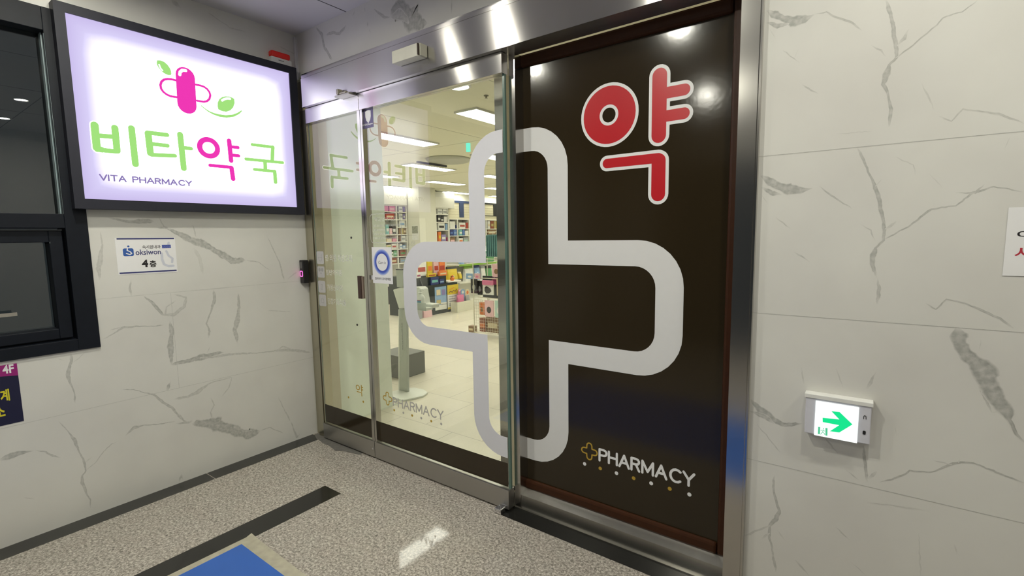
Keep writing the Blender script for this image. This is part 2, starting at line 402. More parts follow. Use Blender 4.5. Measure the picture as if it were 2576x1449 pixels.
V(A2, [(1450,78,14),(1560,70,26),(1640,90,38),(1720,108,26),(1790,140,22),(1870,160,26),(1960,132,14)])
V(A2, [(1760,100,6),(1840,130,5),(1900,130,4)], .7)
V(A2, [(1350,0,3),(1385,55,5),(1420,68,5)], .8); V(A2, [(1600,0,2),(1600,60,4)], .6)
V(A2, [(1960,130,3),(2030,105,2),(2135,150,2)], .6)
V(A2, [(945,170,3),(1015,105,10),(1080,90,3),(1180,82,3),(1320,62,2)], .75)
V(A2, [(440,60,2),(520,140,3),(560,200,10),(600,290,3),(640,380,7),(650,430,5),(620,470,6),(618,520,12),(650,600,4),(680,650,3),(680,715,3)], .7)
V(A2, [(645,370,5),(690,330,8)], .5); V(A2, [(650,430,2),(720,370,2),(780,290,3),(840,230,3),(890,210,2)], .6)
V(A2, [(0,350,30),(60,325,26),(130,305,18),(200,290,6),(260,280,3)], .9)
V(A2, [(260,278,3),(340,290,4),(400,320,6),(460,332,3)], .7)
V(A2, [(175,635,3),(260,648,2)], .5); V(A2, [(2190,60,2),(2235,180,5),(2260,155,2)], .6)
V(A2, [(1365,455,5),(1350,515,8)], .8); V(A2, [(1365,455,3),(1378,500,3)], .7); V(A2, [(1425,435,5),(1445,432,5)], .5)
V(A0, [(430,0,18),(455,20,10)], .5); V(A0, [(520,30,2),(580,70,3),(620,80,2)], .4); V(A0, [(700,115,2),(748,140,3)], .4)
struct('wall_left', lw, MATS['marble'], attr='vein')

# --- front wall (y = 0): right of the door and above it
rw = MB(); JX = 3.137
rw.box(JX, XR+.2, 0, .2, -.1, CEIL); rw.box(-.0, JX, 0, .2, 2.735, CEIL)
MR = onY(0.0); UR = lambda px, py: UY(px, py, 0)
for z in ROWS: joint(rw, JX, z, XR, z, MR)
V = lambda tr, pts, k=.9, sc=1.0: vein(rw, tr, pts, UR, MR, k, sc)
for T, dz in ((A3, 0),):
    V(T, [(165,55,12),(200,75,20),(250,95,18),(300,112,30),(360,100,24),(410,75,10)]); V(T, [(165,115,8),(220,132,14),(280,125,14)], .85)
    V(T, [(410,75,3),(475,62,3),(530,90,4),(600,115,5),(660,157,4)], .7)
    V(T, [(783,0,10),(815,110,9),(835,240,12),(836,300,6),(800,340,6),(788,385,20),(772,440,12),(800,510,5),(815,570,9),(798,655,11)], .8)
    V(T, [(840,240,8),(880,200,12),(905,150,4)], .6); V(T, [(836,300,3),(940,220,3),(1010,165,6),(1085,90,5),(1180,60,3),(1265,0,5)], .75)
    V(T, [(705,235,2),(760,262,4),(785,300,2)], .6); V(T, [(245,262,3),(335,325,2)], .6); V(T, [(345,440,4),(432,490,3)], .7); V(T, [(330,255,1.5),(305,300,2)], .4)
    V(T, [(970,435,2),(1000,490,4),(1035,570,1.5)], .4); V(T, [(1060,605,6),(1120,635,3),(1185,572,4),(1280,580,3),(1370,595,5),(1500,640,5)], .6)
    V(T, [(530,695,1.5),(720,683,1.5)], .35); V(T, [(180,150,2),(210,205,1.5)], .4)
    V(T, [(130,915,10),(180,945,22),(240,975,16),(280,990,30),(340,990,20),(400,978,5)]); V(T, [(135,975,8),(190,1005,14),(240,1015,8)], .85)
    V(T, [(435,968,3),(500,1018,4),(610,1090,4)], .7)
    V(T, [(637,772,6),(680,860,4),(728,970,8),(755,1080,10),(775,1195,10),(772,1250,5),(730,1290,6),(722,1330,24),(712,1375,14),(735,1445,4)], .8)
    V(T, [(728,970,4),(760,932,2)], .6); V(T, [(780,1195,8),(840,1150,9)], .55)
    V(T, [(772,1250,4),(900,1180,4),(1020,1088,6),(1150,1070,3),(1240,1005,8),(1350,972,4),(1500,998,5)], .8)
    V(T, [(1140,1002,2),(1250,1005,7),(1300,960,4)], .7); V(T, [(650,1170,2),(700,1200,4),(730,1255,2)], .5)
    V(T, [(210,1130,3),(290,1195,2)], .55); V(T, [(305,1312,5),(385,1365,2)], .6); V(T, [(830,815,3),(920,860,2),(938,915,4)], .4)
    V(T, [(1010,900,2),(1080,980,3)], .25); V(T, [(1430,710,2),(1400,780,2)], .35); V(T, [(130,1010,1.5),(165,1060,1.5)], .4)
V(A4, [(690,0,6),(700,50,9),(688,128,9)], .7); V(A4, [(925,120,6),(975,150,3),(1030,102,3),(1130,125,3),(1200,155,6),(1290,195,5),(1360,242,6)], .7)
V(A4, [(1075,238,40),(1090,310,44),(1130,370,52),(1190,430,60),(1230,510,60),(1275,590,62),(1320,650,44),(1335,690,12),(1370,760,12),(1405,800,10)], .95)
V(A4, [(1160,450,5),(1200,560,8),(1255,655,6)], .6); V(A4, [(1255,655,8),(1320,645,8)], .5)
V(A4, [(75,590,10),(120,640,20),(180,690,24),(240,712,16),(330,708,3)]); V(A4, [(70,645,8),(130,670,12),(190,705,10)], .8)
V(A4, [(620,810,6),(630,900,7),(640,990,9)], .8); V(A4, [(645,975,12),(690,940,10)], .6)
V(A4, [(700,995,2),(790,970,5),(850,938,5),(960,942,3),(1045,905,10),(1100,895,8),(1160,900,4),(1270,945,6),(1405,995,5)], .85)
V(A4, [(960,885,4),(1050,908,6)], .7); V(A4, [(1085,900,4),(1090,880,3)], .7); V(A4, [(535,930,3),(600,985,4)], .6)
V(A4, [(640,540,14),(660,510,8),(680,455,2)], .6); V(A4, [(430,770,4),(500,855,4)], .6); V(A4, [(105,710,2),(220,850,3)], .5)
V(A4, [(190,960,5),(185,1040,5),(210,1130,8),(200,1170,18),(168,1205,8),(165,1260,5),(180,1330,5),(200,1430,6)], .75)
V(A4, [(168,1205,6),(100,1225,4),(48,1255,6)], .6); V(A4, [(165,1240,8),(130,1265,8)], .5); V(A4, [(205,1225,3),(245,1278,2)], .5)
V(A4, [(485,1210,3),(555,1275,4)], .7); V(A4, [(290,1372,7),(360,1449,3)], .7); V(A4, [(1068,1295,8),(1080,1350,2)], .5); V(A4, [(895,1240,2),(900,1449,3)], .3)
V(A4, [(640,1090,3),(760,1105,2),(850,1115,4),(910,1128,2)], .35); V(A4, [(560,1380,2),(640,1449,2)], .4)
V(A4, [(320,430,2),(330,515,3)], .4); V(A4, [(490,440,3),(530,540,2)], .35); V(A4, [(780,720,3),(790,770,3)], .35); V(A4, [(1195,300,3),(1185,355,3)], .4)
V(A5, [(570,255,3),(625,320,5),(650,440,5),(680,490,4),(720,555,5)], .8); V(A5, [(660,320,3),(730,305,4),(790,310,4),(830,265,4),(850,225,2)], .7)
V(A5, [(935,85,2),(905,150,2)], .4); V(A5, [(1018,55,2),(1025,115,3)], .5); V(A5, [(1045,200,5),(1050,250,6)], .7); V(A5, [(1105,80,2),(1150,120,4),(1200,160,5),(1260,155,3)], .7)
V(A5, [(1260,150,8),(1290,105,30),(1340,95,34),(1400,110,30),(1430,150,34),(1470,190,40),(1530,215,30),(1600,215,8)], .9)
V(A5, [(1260,150,6),(1340,140,14),(1400,165,12),(1430,215,8)], .6); V(A5, [(1060,260,2),(1080,310,2)], .4); V(A5, [(1370,10,2),(1390,80,3)], .5); V(A5, [(1825,0,3),(1828,130,3)], .6)
V(A5, [(230,430,3),(300,465,5),(400,485,3)], .5) if False else None
struct('wall_front', rw, MATS['marble'], attr='vein')

# --- floor, ceiling, rest of the lobby shell
struct('floor', MB().box(-.2, XR+.2, YB, .2, -.2, 0), MATS['granite'])
struct('ceiling', MB().box(-.2, XR+.2, YB, .2, CEIL, CEIL+.15), LOBCEIL)
struct('wall_right', MB().box(XR, XR+.2, YB, 0, 0, CEIL), mat('lobby_wall_grey', (.66, .65, .62), .35))
struct('wall_back', MB().box(-.2, 1.0, YB-.2, YB, -.2, CEIL).box(3.6, XR+.2, YB-.2, YB, -.2, CEIL).box(1.0, 3.6, YB-.2, YB, 2.5, CEIL), mat('lobby_wall_dark', (.26, .25, .24), .4))
cs = MB()
for px, py, qx, qy in ((800, 0, 873, 25),):
    a = UZ(px, py, CEIL); cs.box(a[0]-.003, a[0]+.003, YB, -.001, CEIL-.0015, CEIL)
for y in (-.75, -2.25, -3.75): cs.box(.0, XR, y-.003, y+.003, CEIL-.0015, CEIL)
for x in (1.9, 3.1, 4.3): cs.box(x-.003, x+.003, YB, -.001, CEIL-.0015, CEIL)
struct('trim_1', cs, mat('ceiling_seam', (.10, .10, .11), .6))
# corner angle between left and front wall
struct('trim_2', MB().box(0, .014, -.018, -.0, 2.72, CEIL-.02).box(0, .022, -.006, .0, 2.72, CEIL-.02), mat('white_corner_angle', (.62, .62, .64), .4))
# floor bands of polished black stone
b1 = MB().box(.0, .128, YB, -.83, -.02, .0012).box(.0, .128, -.825, -.055, -.02, .0012)
q = UZ(300, 1285); b1.v = b1.v
struct('trim_3', b1, mat('dark_stone_band', (.022, .022, .020), .22, var=.6, scale=7))
struct('trim_4', MB().box(.808, .973, YB, -.470, -.02, .0012), BLACKG)
struct('trim_5', MB().box(1.885, 3.16, -.098, .0, -.02, .0012), BLACKG)
sp = MB()
sp.add([(x, y, .0016) for x, y in ((.02,-.05),(.10,-.085),(.2,-.1),(.33,-.11),(.42,-.135),(.47,-.10),(.62,-.075),(.62,-.01),(.02,-.01))], [tuple(range(9))])
struct('trim_6', sp, mat('cement_patch', (.12, .115, .105), .7, var=.3, scale=40))

# --- shop interior shell
struct('floor_shop', MB().box(-6.6, 6.2, .2, 12.2, -.2, 0).box(0.0, 3.1, .1, .2, -.2, 0), MATS['tile'])
struct('ceiling_shop', MB().box(-6.6, 6.2, .1, 12.2, ICEIL, ICEIL+.15), INCEIL)
struct('wall_shop_left', MB().box(-6.6, -6.4, .1, 12.2, 0, ICEIL), WHITEP)
struct('wall_shop_back', MB().box(-6.4, 6.2, 12.0, 12.2, 0, ICEIL), WHITEP)
struct('wall_shop_right', MB().box(6.0, 6.2, .2, 12.0, 0, ICEIL), WHITEP)
struct('wall_shop_entrance', MB().box(-6.4, -.2, .1, .3, 0, ICEIL), WHITEP)
struct('wall_partition', MB().box(-.2, .03, .20, .735, 0, ICEIL), INWALL)
struct('trim_7', MB().box(-.2, .031, .045, .20, 0, 2.49).box(.031, .034, .085, .09, 0, 2.49).box(.031, .034, .12, .126, 0, 2.49), CREAMP)

# ================================================================== LAMPS OF THE LOBBY
LENS = lamp_mat('downlight_lens', (1, .975, .84), LOBBY_LAMP)
LENS3 = lamp_mat('downlight_lens_dim', (1, .975, .84), LOBBY_LAMP*.14)
LENS2 = lamp_mat('downlight_lens_soft', (1, .975, .84), LOBBY_LAMP*.62)
def downlight(x, y, z, lbl, grp, lens=LENS, r=.052):
    o = empty('downlight', (x, y, z), lbl, 'downlight', grp)
    MB().lathe([(r+.022, 0), (r+.022, -.006), (r+.004, -.010), (r+.004, -.002)], (x, y, z), 32).build('trim_ring', mat('white_lamp_ring', (.75, .75, .74), .4), o, smooth=True)
    MB().lathe([(r, -.001), (r, -.004)], (x, y, z), 32).build('lens', lens, o)
    return o
for x, y, l in ((.62, -1.22, 'round downlight nearest the backlit sign wall'), (.99, -1.50, 'round downlight second from the sign wall'),
                (2.31, -1.43, 'round downlight over the blue mat'), (3.60, -.86, 'round downlight near the right marble wall'),
                (4.81, -.82, 'round downlight farthest right along the front wall'), (2.0, -3.4, 'round downlight behind the mat, far from the door')):  # the last one is an unseen lamp added as fill
    downlight(x, y, CEIL, l, 'lobby ceiling downlights', LENS2 if x > 3 else (LENS3 if x < .8 else LENS))

# ================================================================== DOOR FRAME (steel)
MYh = onY(0.0)
struct('trim_8', MB().box(.17, 3.064, -.080, .045, 2.483, 2.678).box(.17, 3.064, -.0825, -.080, 2.483, 2.4875), STEEL_H)
struct('trim_9', MB().box(.17, 3.064, -.076, .02, 2.6815, 2.702), STEEL_H)
struct('trim_10', MB().box(.10, 3.14, -.030, .1, 2.702, 2.736), STEEL_H)
struct('trim_11', MB().box(3.062, 3.128, -.032, .14, 0, 2.702).box(3.128, 3.137, -.026, .0, 0, 2.736), STEEL_V)
jx0 = UY(772, 560, -.03)[0]; jx1 = UY(785, 560, -.03)[0]; jx2 = UY(790, 560, -.03)[0]
struct('trim_12', MB().box(jx0, jx1, -.030, .045, 0, 2.483).box(jx1+.003, jx2, -.024, .045, 0, 2.46).box(.0, jx0, -.01, .1, 0, 2.70), mat('warm_steel_upright', (.50, .47, .37), .26, 1, aniso=.4, tan=(1, .5, 0), var=.02, scale=3))
struct('trim_13', MB().box(jx2, .17, -.03, .06, 2.40, 2.70), mat('dark_recess', (.03, .03, .035), .5))  # solid block; shade of the gap beside the header put into its dark colour
# threshold and sill of the fixed panel
sl = MB(); PX = [(.0, 0), (.0, .012), (.012, .012), (.012, .088), (.062, .108), (.2, .108), (.2, 0)]
sl.v = [(1.925, y, z) for y, z in PX]+[(3.062, y, z) for y, z in PX]; n = len(PX); sl.c = [0]*2*n
sl.f = [list(range(n)), list(range(n, 2*n))]+[[i, (i+1) % n, n+(i+1) % n, n+i] for i in range(n)]; sl.mi = [0]*len(sl.f)
struct('trim_14', sl, mat('brushed_steel_sill', (.44, .43, .40), .26, 1, aniso=.6, tan=(0, .3, 1), var=.05, scale=5))
pz0 = UY(1284, 600, .0)[0]; pz1 = UY(1299, 600, .0)[0]
struct('trim_15', MB().box(pz0, pz1, .006, .10, .012, 2.483).box(pz0-.004, pz0, .02, .10, .012, 2.483), STEEL_V)
struct('trim_16', MB().box(1.938, 3.062, .10, .14, .1, 2.487), BLACKP)
ipx0 = UY(1250, 600, .16)[0]; ipx1 = UY(1276, 600, .16)[0]
struct('trim_17', MB().box(ipx0, ipx1, .16, .20, 0, 2.487), STEEL_V)

# ================================================================== SIDELIGHT (door_2) AND SLIDING LEAF (door_1)
GY0, GY1 = -.026, -.014
fg = (GY0-CAM.y)/(.015-CAM.y)      # the vinyls were measured on a reference plane 41 mm behind the glass
MG = lambda u, v, d=0: (CAM.x+(u-CAM.x)*fg, GY0-d, CAM.z+(v-CAM.z)*fg)
def gbox(x0, x1, d0, d1, z0, z1): return MB().prism([(x0, z0), (x1, z0), (x1, z1), (x0, z1)], MG, d0, d1)
def leaf(name, x0, x1, g0, g1):
    root = empty(name, ((x0+x1)/2, -.02, 0), None, None, kind='structure')
    MB().box(x0, x1, -.050, .005, 2.378, 2.480).build('top_rail', STEEL_H, root, bevel=.001)
    MB().box(x0, x1, -.050, .005, .012, .118).box(x0, x1, -.051, .005, .118, .126).build('bottom_rail', STEEL_L, root, bevel=.001)
    MB().box(x0+.002, x1-.002, GY0, GY1, .126, 2.378).build('glass_pane', GLASS, root)
    gbox(g0, g1, .0002, .0008, .105, .247).build('brown_film_band', FILMB, root)
    return root
XJ = .767
d2 = leaf('door_2', .150, XJ-.002, .086, .700); d1 = leaf('door_1', XJ+.002, 1.936, .712, 1.886)
MB().box(XJ-.030, XJ-.002, -.044, .0, .126, 2.378).build('stile', STEEL_V, d2)
MB().box(XJ+.002, XJ+.022, -.044, .0, .126, 2.378).build('stile', STEEL_V, d1)
GE = mat('green_glass_edge', (.085, .15, .125), .2, spec=.7, var=.05)
MB().box(1.922, 1.936, GY0-.001, GY1+.001, .126, 2.378).build('glass_edge', GE, d1)
MB().box(.150, .1525, GY0-.001, GY1+.001, .126, 2.378).build('glass_edge', GE, d2)
# finger plate
h = gbox(.600, .640, .001, .018, 1.122, 1.283).build('handle', [mat('dark_bronze', (.045, .022, .018), .35)], d2, bevel=.003)
gbox(.642, .658, .001, .014, 1.125, 1.280).build('handle_edge', mat('worn_bronze', (.20, .15, .12), .4), h)
gbox(.734, .752, .001, .010, 1.262, 1.292).build('clip', CHROME, d1)
for px, py in ((884, 598), (899, 817)):
    u, v = UY(px, py, GY0); MB().disc(u, v, .008, onY(GY0), 0, .003, n=12).build('screw_cap', BLACKP, d2)
u, v = UY(938, 1128, -.050); MB().disc(u, v, .008, onY(-.050), 0, .002, n=14).build('lock_cylinder', CHROME, d1)

# white cross outline, half on the sliding glass and half on the brown panel
def cross_half(M, side, xa, d0, d1):
    # measured outline; side=-1 left half, +1 right half
    zo1, zo0, zb1, zb0 = 2.113, .279, 1.519, .870
    zi1, zi0, za1, za0 = 1.993, .402, 1.396, .985
    if side > 0: X, Xo, Xi, Xio = 2.247, 2.838, 2.128, 2.709
    else: X, Xo, Xi, Xio = 1.640, 1.060, 1.755, 1.182
    s = side; R = .215; r = .10; k = 8
    def arc(cx, cz, rr, a0, a1): return [(cx+s*rr*math.cos(math.radians(a0+(a1-a0)*i/k)), cz+rr*math.sin(math.radians(a0+(a1-a0)*i/k))) for i in range(k+1)]
    O = [(xa, zo1)]+arc(X-s*R, zo1-R, R, 90, 0)+[(X, zb1)]+arc(Xo-s*R, zb1-R, R, 90, 0)+arc(Xo-s*R, zb0+R, R, 0, -90)+[(X, zb0)]+arc(X-s*R, zo0+R, R, 0, -90)+[(xa, zo0)]
    I = [(xa, zi1)]+arc(Xi-s*r, zi1-r, r, 90, 0)+[(Xi, za1)]+arc(Xio-s*r, za1-r, r, 90, 0)+arc(Xio-s*r, za0+r, r, 0, -90)+[(Xi, za0)]+arc(Xi-s*r, zi0+r, r, 0, -90)+[(xa, zi0)]
    return MB().ring(O, I, M, d0, d1, closed=False)
cross_half(MG, -1, 1.886, .0004, .0009).build('white_cross_outline', WHITEV, d1)

# lettering and stickers on the glass
gm = MB()
def gcross(cx, cz, s, M, r=.0035, d0=.0003, d1=.0008):
    P = []
    for a in range(4):
        t = a*math.pi/2
        P.append((s*.34*(math.cos(t)+math.sin(t)), s*.34*(math.sin(t)-math.cos(t))))
        for i in range(7):
            b = t-math.pi/2+math.pi*i/6; P.append((math.cos(t)*s*.68+s*.32*math.cos(b), math.sin(t)*s*.68+s*.32*math.sin(b)))
    P = [(cx+x, cz+y) for x, y in P]; P.append(P[0]); return MB().stroke(P, r, M, d0, d1, seg=4)
GREYV = mat('translucent_grey_vinyl', (.50, .49, .47), .5, alpha=.75)
gcross(.849, .435, .046, MG).build('small_gold_cross', GOLDV, d1)
letters('PHARMACY', MG, .903, 1.390, .393, .458, .0045, .0003, .0008, GREYV, 'pharmacy_lettering', d1)
for i, x in enumerate((.915, 1.008, 1.094, 1.181, 1.273, 1.362)):
    MB().disc(x, .3655, .0085, MG, .0003, .0008, n=14).build('dot', GOLDV if i in (0, 2, 4) else GREYV, d1)
text('약', MG, .496, .580, .397, .482, .0003, .0008, GOLDV, 'gold_syllable', d2)
for x in (.401, .576): MB().disc(x, .3595, .0085, MG, .0003, .0008, n=14).build('dot', GOLDV, d2)
for (z0, z1, s, uu) in ((1.356, 1.452, '병·의원 처방조제', .530), (1.252, 1.338, '일반의약품', .40), (1.136, 1.228, '가정상비약', .40), (1.032, 1.121, '건강기능식품', .43)):
    MB().prism(rrect(.090, .182, z0, z1, .012), MG, .0003, .0008).build('icon_tile', mat('icon_tile_white', (.55, .54, .54), .6, alpha=.9), d2)
    text(s, MG, .203, uu, z0+.022, z1-.022, .0003, .0008, TEXTV, 'service_lettering', d2, bold=.01)
PIC = mat('icon_grey', (.34, .34, .34), .6)
for zc, k in ((1.40, 0), (1.30, 1), (1.18, 2), (1.076, 3)):
    p = MB()
    if k == 0: p.stroke([(.112, zc+.005), (.160, zc+.005), (.150, zc-.022), (.122, zc-.022), (.112, zc+.005)], .0015, MG, .0008, .0011).stroke([(.15, zc+.005), (.158, zc+.03)], .0015, MG, .0008, .0011)
    elif k == 1: p.disc(.118, zc+.012, .014, MG, .0008, .0011).disc(.154, zc+.012, .014, MG, .0008, .0011).disc(.136, zc-.015, .006, MG, .0008, .0011)
    elif k == 2: p.stroke([(.128, zc-.02), (.128, zc+.02), (.144, zc+.02), (.144, zc-.02), (.128, zc-.02)], .0015, MG, .0008, .0011)
    else: p.stroke([(.12, zc-.018), (.152, zc-.018), (.152, zc+.012), (.12, zc+.012), (.12, zc-.018)], .0015, MG, .0008, .0011)
    p.build('pictogram', PIC, d2)
MB().ring(rrect(.745, 1.060, 1.512, 1.708, .03), rrect(.749, 1.056, 1.516, 1.704, .027), MG, .0003, .0008).build('opening_hours_outline', FROSTV, d1)
text('약국 운영시간', MG, .795, 1.01, 1.655, 1.685, .0003, .0008, FROSTV, 'opening_hours_heading', d1, bold=.01)
ht = MB()
for i, z in enumerate((1.628, 1.600, 1.572, 1.545)):
    x = .775
    while x < 1.03-.03*(i % 2):
        w = random.uniform(.008, .02); ht.prism([(x, z-.007), (x+w, z-.007), (x+w, z+.007), (x, z+.007)], MG, .0003, .0008); x += w+.006
ht.build('opening_hours_lines', mat('faint_frosted_vinyl', (.58, .58, .56), .6, alpha=.16), d1)
# security sticker
gbox(.722, .830, .0004, .0010, 2.272, 2.400).build('security_sticker', mat('violet_print', (.10, .085, .20), .4), d1)
sh = [(-.028, .035), (-.014, .040), (0, .043), (.014, .040), (.028, .035), (.028, .0), (.020, -.022), (0, -.042), (-.020, -.022), (-.028, 0)]
st = d1
MB().prism([(.778+x, 2.345+y) for x, y in sh], MG, .0010, .0014).build('shield_emblem', PAPER, st)
text('GiGAeyes', MG, .738, .822, 2.288, 2.303, .0010, .0014, PAPER, 'sticker_lettering', st, bold=.02)
# blue ring poster on the glass
gbox(.752, .957, .0004, .0010, 1.239, 1.485).build('ring_poster', PAPER, d1)
for k, (r_, c) in enumerate(((.088, (.42, .47, .72)), (.082, (.22, .30, .66)), (.076, (.10, .17, .55)), (.070, (.045, .08, .42)))):
    MB().disc(.855, 1.383, r_, MG, .0010, .0012+.0001*k, ry=r_*1.0, n=40).build('blue_ring', mat('ring_blue_%d' % k, c, .5), d1)
MB().disc(.855, 1.383, .058, MG, .0010, .0017, n=40).build('ring_centre', PAPER, d1)
text('iCare in', MG, .816, .894, 1.372, 1.392, .0017, .0020, mat('grey_ink', (.12, .12, .16), .5), 'ring_lettering', d1)
text('컬러아이 공식판매점', MG, .775, .935, 1.262, 1.280, .0010, .0013, BLACKI, 'poster_lettering', d1, bold=.015)

# ================================================================== FIXED BROWN PANEL (door_3)
d3 = empty('door_3', (2.49, .08, .1), None, None, kind='structure')
MP = onY(.080)
MB().box(1.95, 3.03, .080, .10, .14, 2.44).build('brown_panel', BROWN, d3)
fr = MB(); fo = (1.936, 3.062, .102, 2.487); fi = (1.962, 3.014, .158, 2.425)
fr.box(fo[0], fi[0], .062, .10, fo[2], fo[3]).box(fi[1], fo[1], .062, .10, fo[2], fo[3]).box(fi[0], fi[1], .062, .10, fo[2], fi[2]).box(fi[0], fi[1], .062, .10, fi[3], fo[3])
fr.build('panel_frame', BROWNF, d3, bevel=.014)
cross_half(MP, +1, 1.962, .0003, .0008).build('white_cross_outline', mat('white_panel_vinyl', (.66, .66, .66), .45, var=.02), d3)
# big red syllable with white outline
def ringm(cx, cz, ro, ri, d0, d1, ryo=None, ryi=None):
    n = 44; a = [2*math.pi*i/n for i in range(n)]
    return MB().ring([(cx+ro*math.cos(t), cz+(ryo or ro)*math.sin(t)) for t in a], [(cx+ri*math.cos(t), cz+(ryi or ri)*math.sin(t)) for t in a], MP, d0, d1)
CXr, CZr = 2.4705, 2.110
SY = [[(2.7125, 2.242), (2.7125, 1.985)], [(2.715, 2.163), (2.822, 2.163)], [(2.715, 2.064), (2.822, 2.064)]]
GI = [[(2.462, 1.886), (2.712, 1.886)], [(2.714, 1.874), (2.714, 1.726)]]
RW = [.033, .0245, .0245]; RG = [.022, .032]
o = ringm(CXr, CZr, .147, .034, .0003, .0008)
for P, r in zip(SY, RW): o.stroke(P, r+.0145, MP, .0003, .0008, 12)
for P, r in zip(GI, RG): o.stroke(P, r+.0145, MP, .0003, .0008, 12)
o.build('syllable_outline', OUTW, d3)
o = ringm(CXr, CZr, .133, .048, .0008, .0013)
for P, r in zip(SY, RW): o.stroke(P, r, MP, .0008, .0013, 12)
for P, r in zip(GI, RG): o.stroke(P, r, MP, .0008, .0013, 12)
o.build('red_syllable', REDV, d3)
letters('PHARMACY', MP, 2.424, 2.914, .381, .453, .0059, .0003, .0008, PAPER, 'pharmacy_lettering', d3)
gcross(2.3715, .4205, .045, MP).build('small_gold_cross', GOLDV, d3)
for i, x in enumerate((2.344, 2.434, 2.524, 2.615, 2.704, 2.794, 2.885)):
    MB().disc(x, .3445, .0095, MP, .0003, .0008, n=16).build('dot', GOLDV if i % 2 else PAPER, d3)

# ================================================================== BACKLIT SIGN
sg = empty('light_box_sign', (0, -.73, 1.727), 'large backlit pharmacy sign with magenta pill logo and green Korean lettering, left wall', 'sign')
Y0, Y1, Z0, Z1 = -1.366, -.048, 1.728, 2.783; y0, y1, z0, z1 = -1.321, -.104, 1.781, 2.735
f = MB().box(.0, .070, Y0, y0, Z0, Z1).box(0, .070, y1, Y1, Z0, Z1).box(0, .070, y0, y1, Z0, z0).box(0, .070, y0, y1, z1, Z1).box(0, .02, y0, y1, z0, z1)
f.build('frame', SIGNF, sg)
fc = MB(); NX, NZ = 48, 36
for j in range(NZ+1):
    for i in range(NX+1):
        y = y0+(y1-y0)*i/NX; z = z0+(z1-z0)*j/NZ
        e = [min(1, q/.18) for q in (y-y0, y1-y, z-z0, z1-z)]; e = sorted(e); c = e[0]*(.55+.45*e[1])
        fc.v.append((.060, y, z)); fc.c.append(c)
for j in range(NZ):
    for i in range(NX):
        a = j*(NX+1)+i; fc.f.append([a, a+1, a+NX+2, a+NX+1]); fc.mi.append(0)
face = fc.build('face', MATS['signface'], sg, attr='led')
MS = onX(.060); SU = lambda px, py: UX(px, py, .0605)
LG = lamp_mat('lit_green', (.37, .77, .21), 1.0); LP = lamp_mat('lit_magenta', (.87, .04, .46), 1.0); LW = lamp_mat('lit_white', (1.3, 1.3, 1.4), 1.0); LV = lamp_mat('lit_violet', (.25, .19, .44), 1.0)
T1 = lambda x, y: SU(215+x/4.907, 290+y/4.907); T2 = lambda x, y: SU(380+x/8.524, 140+y/8.524)
HALO = MB()
def sk(mb, T, pts, r, d0=.0006, d1=.0016):
    HALO.k = 0; HALO.stroke([T(*p) for p in pts], r+.0045, MS, .0, .0003); return mb.stroke([T(*p) for p in pts], r, MS, d0, d1)
k = MB(); sk(k, T1, [(112,120),(140,405)], .018); sk(k, T1, [(142,425),(390,447)], .0125); sk(k, T1, [(362,155),(390,438)], .0165); sk(k, T1, [(150,250),(350,266)], .0125)
sk(k, T1, [(148,412),(200,425)], .016); sk(k, T1, [(568,160),(617,605)], .0165); k.build('green_syllable', LG, sg)
k = MB(); sk(k, T1, [(773,225),(802,470)], .0175); sk(k, T1, [(765,214),(1005,243)], .0125); sk(k, T1, [(800,352),(1012,375)], .0115); sk(k, T1, [(815,488),(1103,500)], .0115)
sk(k, T1, [(1168,238),(1213,655)], .0165); sk(k, T1, [(1200,400),(1302,412)], .0115); k.build('green_syllable', LG, sg)
k = MB(); c = T1(1521, 402); a = T1(1409, 372); b = T1(1632, 436)
Ry = abs(b[0]-a[0])/2; t_ = T1(1500, 300); b_ = T1(1542, 507); Rz = abs(t_[1]-b_[1])/2
n = 40; sgn = [(c[0]+Ry*math.cos(2*math.pi*i/n), c[1]+Rz*math.sin(2*math.pi*i/n)) for i in range(n+1)]
k.stroke(sgn, .0155, MS, .0006, .0016, 6); HALO.stroke(sgn, .020, MS, 0, .0003, 4)
sk(k, T1, [(1773,315),(1797,560)], .0145); sk(k, T1, [(1800,390),(1882,398)], .0105); sk(k, T1, [(1810,492),(1890,500)], .0105)
sk(k, T1, [(1538,618),(1800,642)], .0105); sk(k, T1, [(1802,650),(1822,785)], .0145); k.build('magenta_syllable', LP, sg)
k = MB(); sk(k, T1, [(2058,362),(2312,393)], .0105); sk(k, T1, [(2312,395),(2305,560)], .0135); sk(k, T1, [(1980,540),(2435,585)], .0105); sk(k, T1, [(2216,570),(2220,670)], .0135)
sk(k, T1, [(2085,668),(2335,692)], .0105); sk(k, T1, [(2335,695),(2346,825)], .0135); k.build('green_syllable', LG, sg)
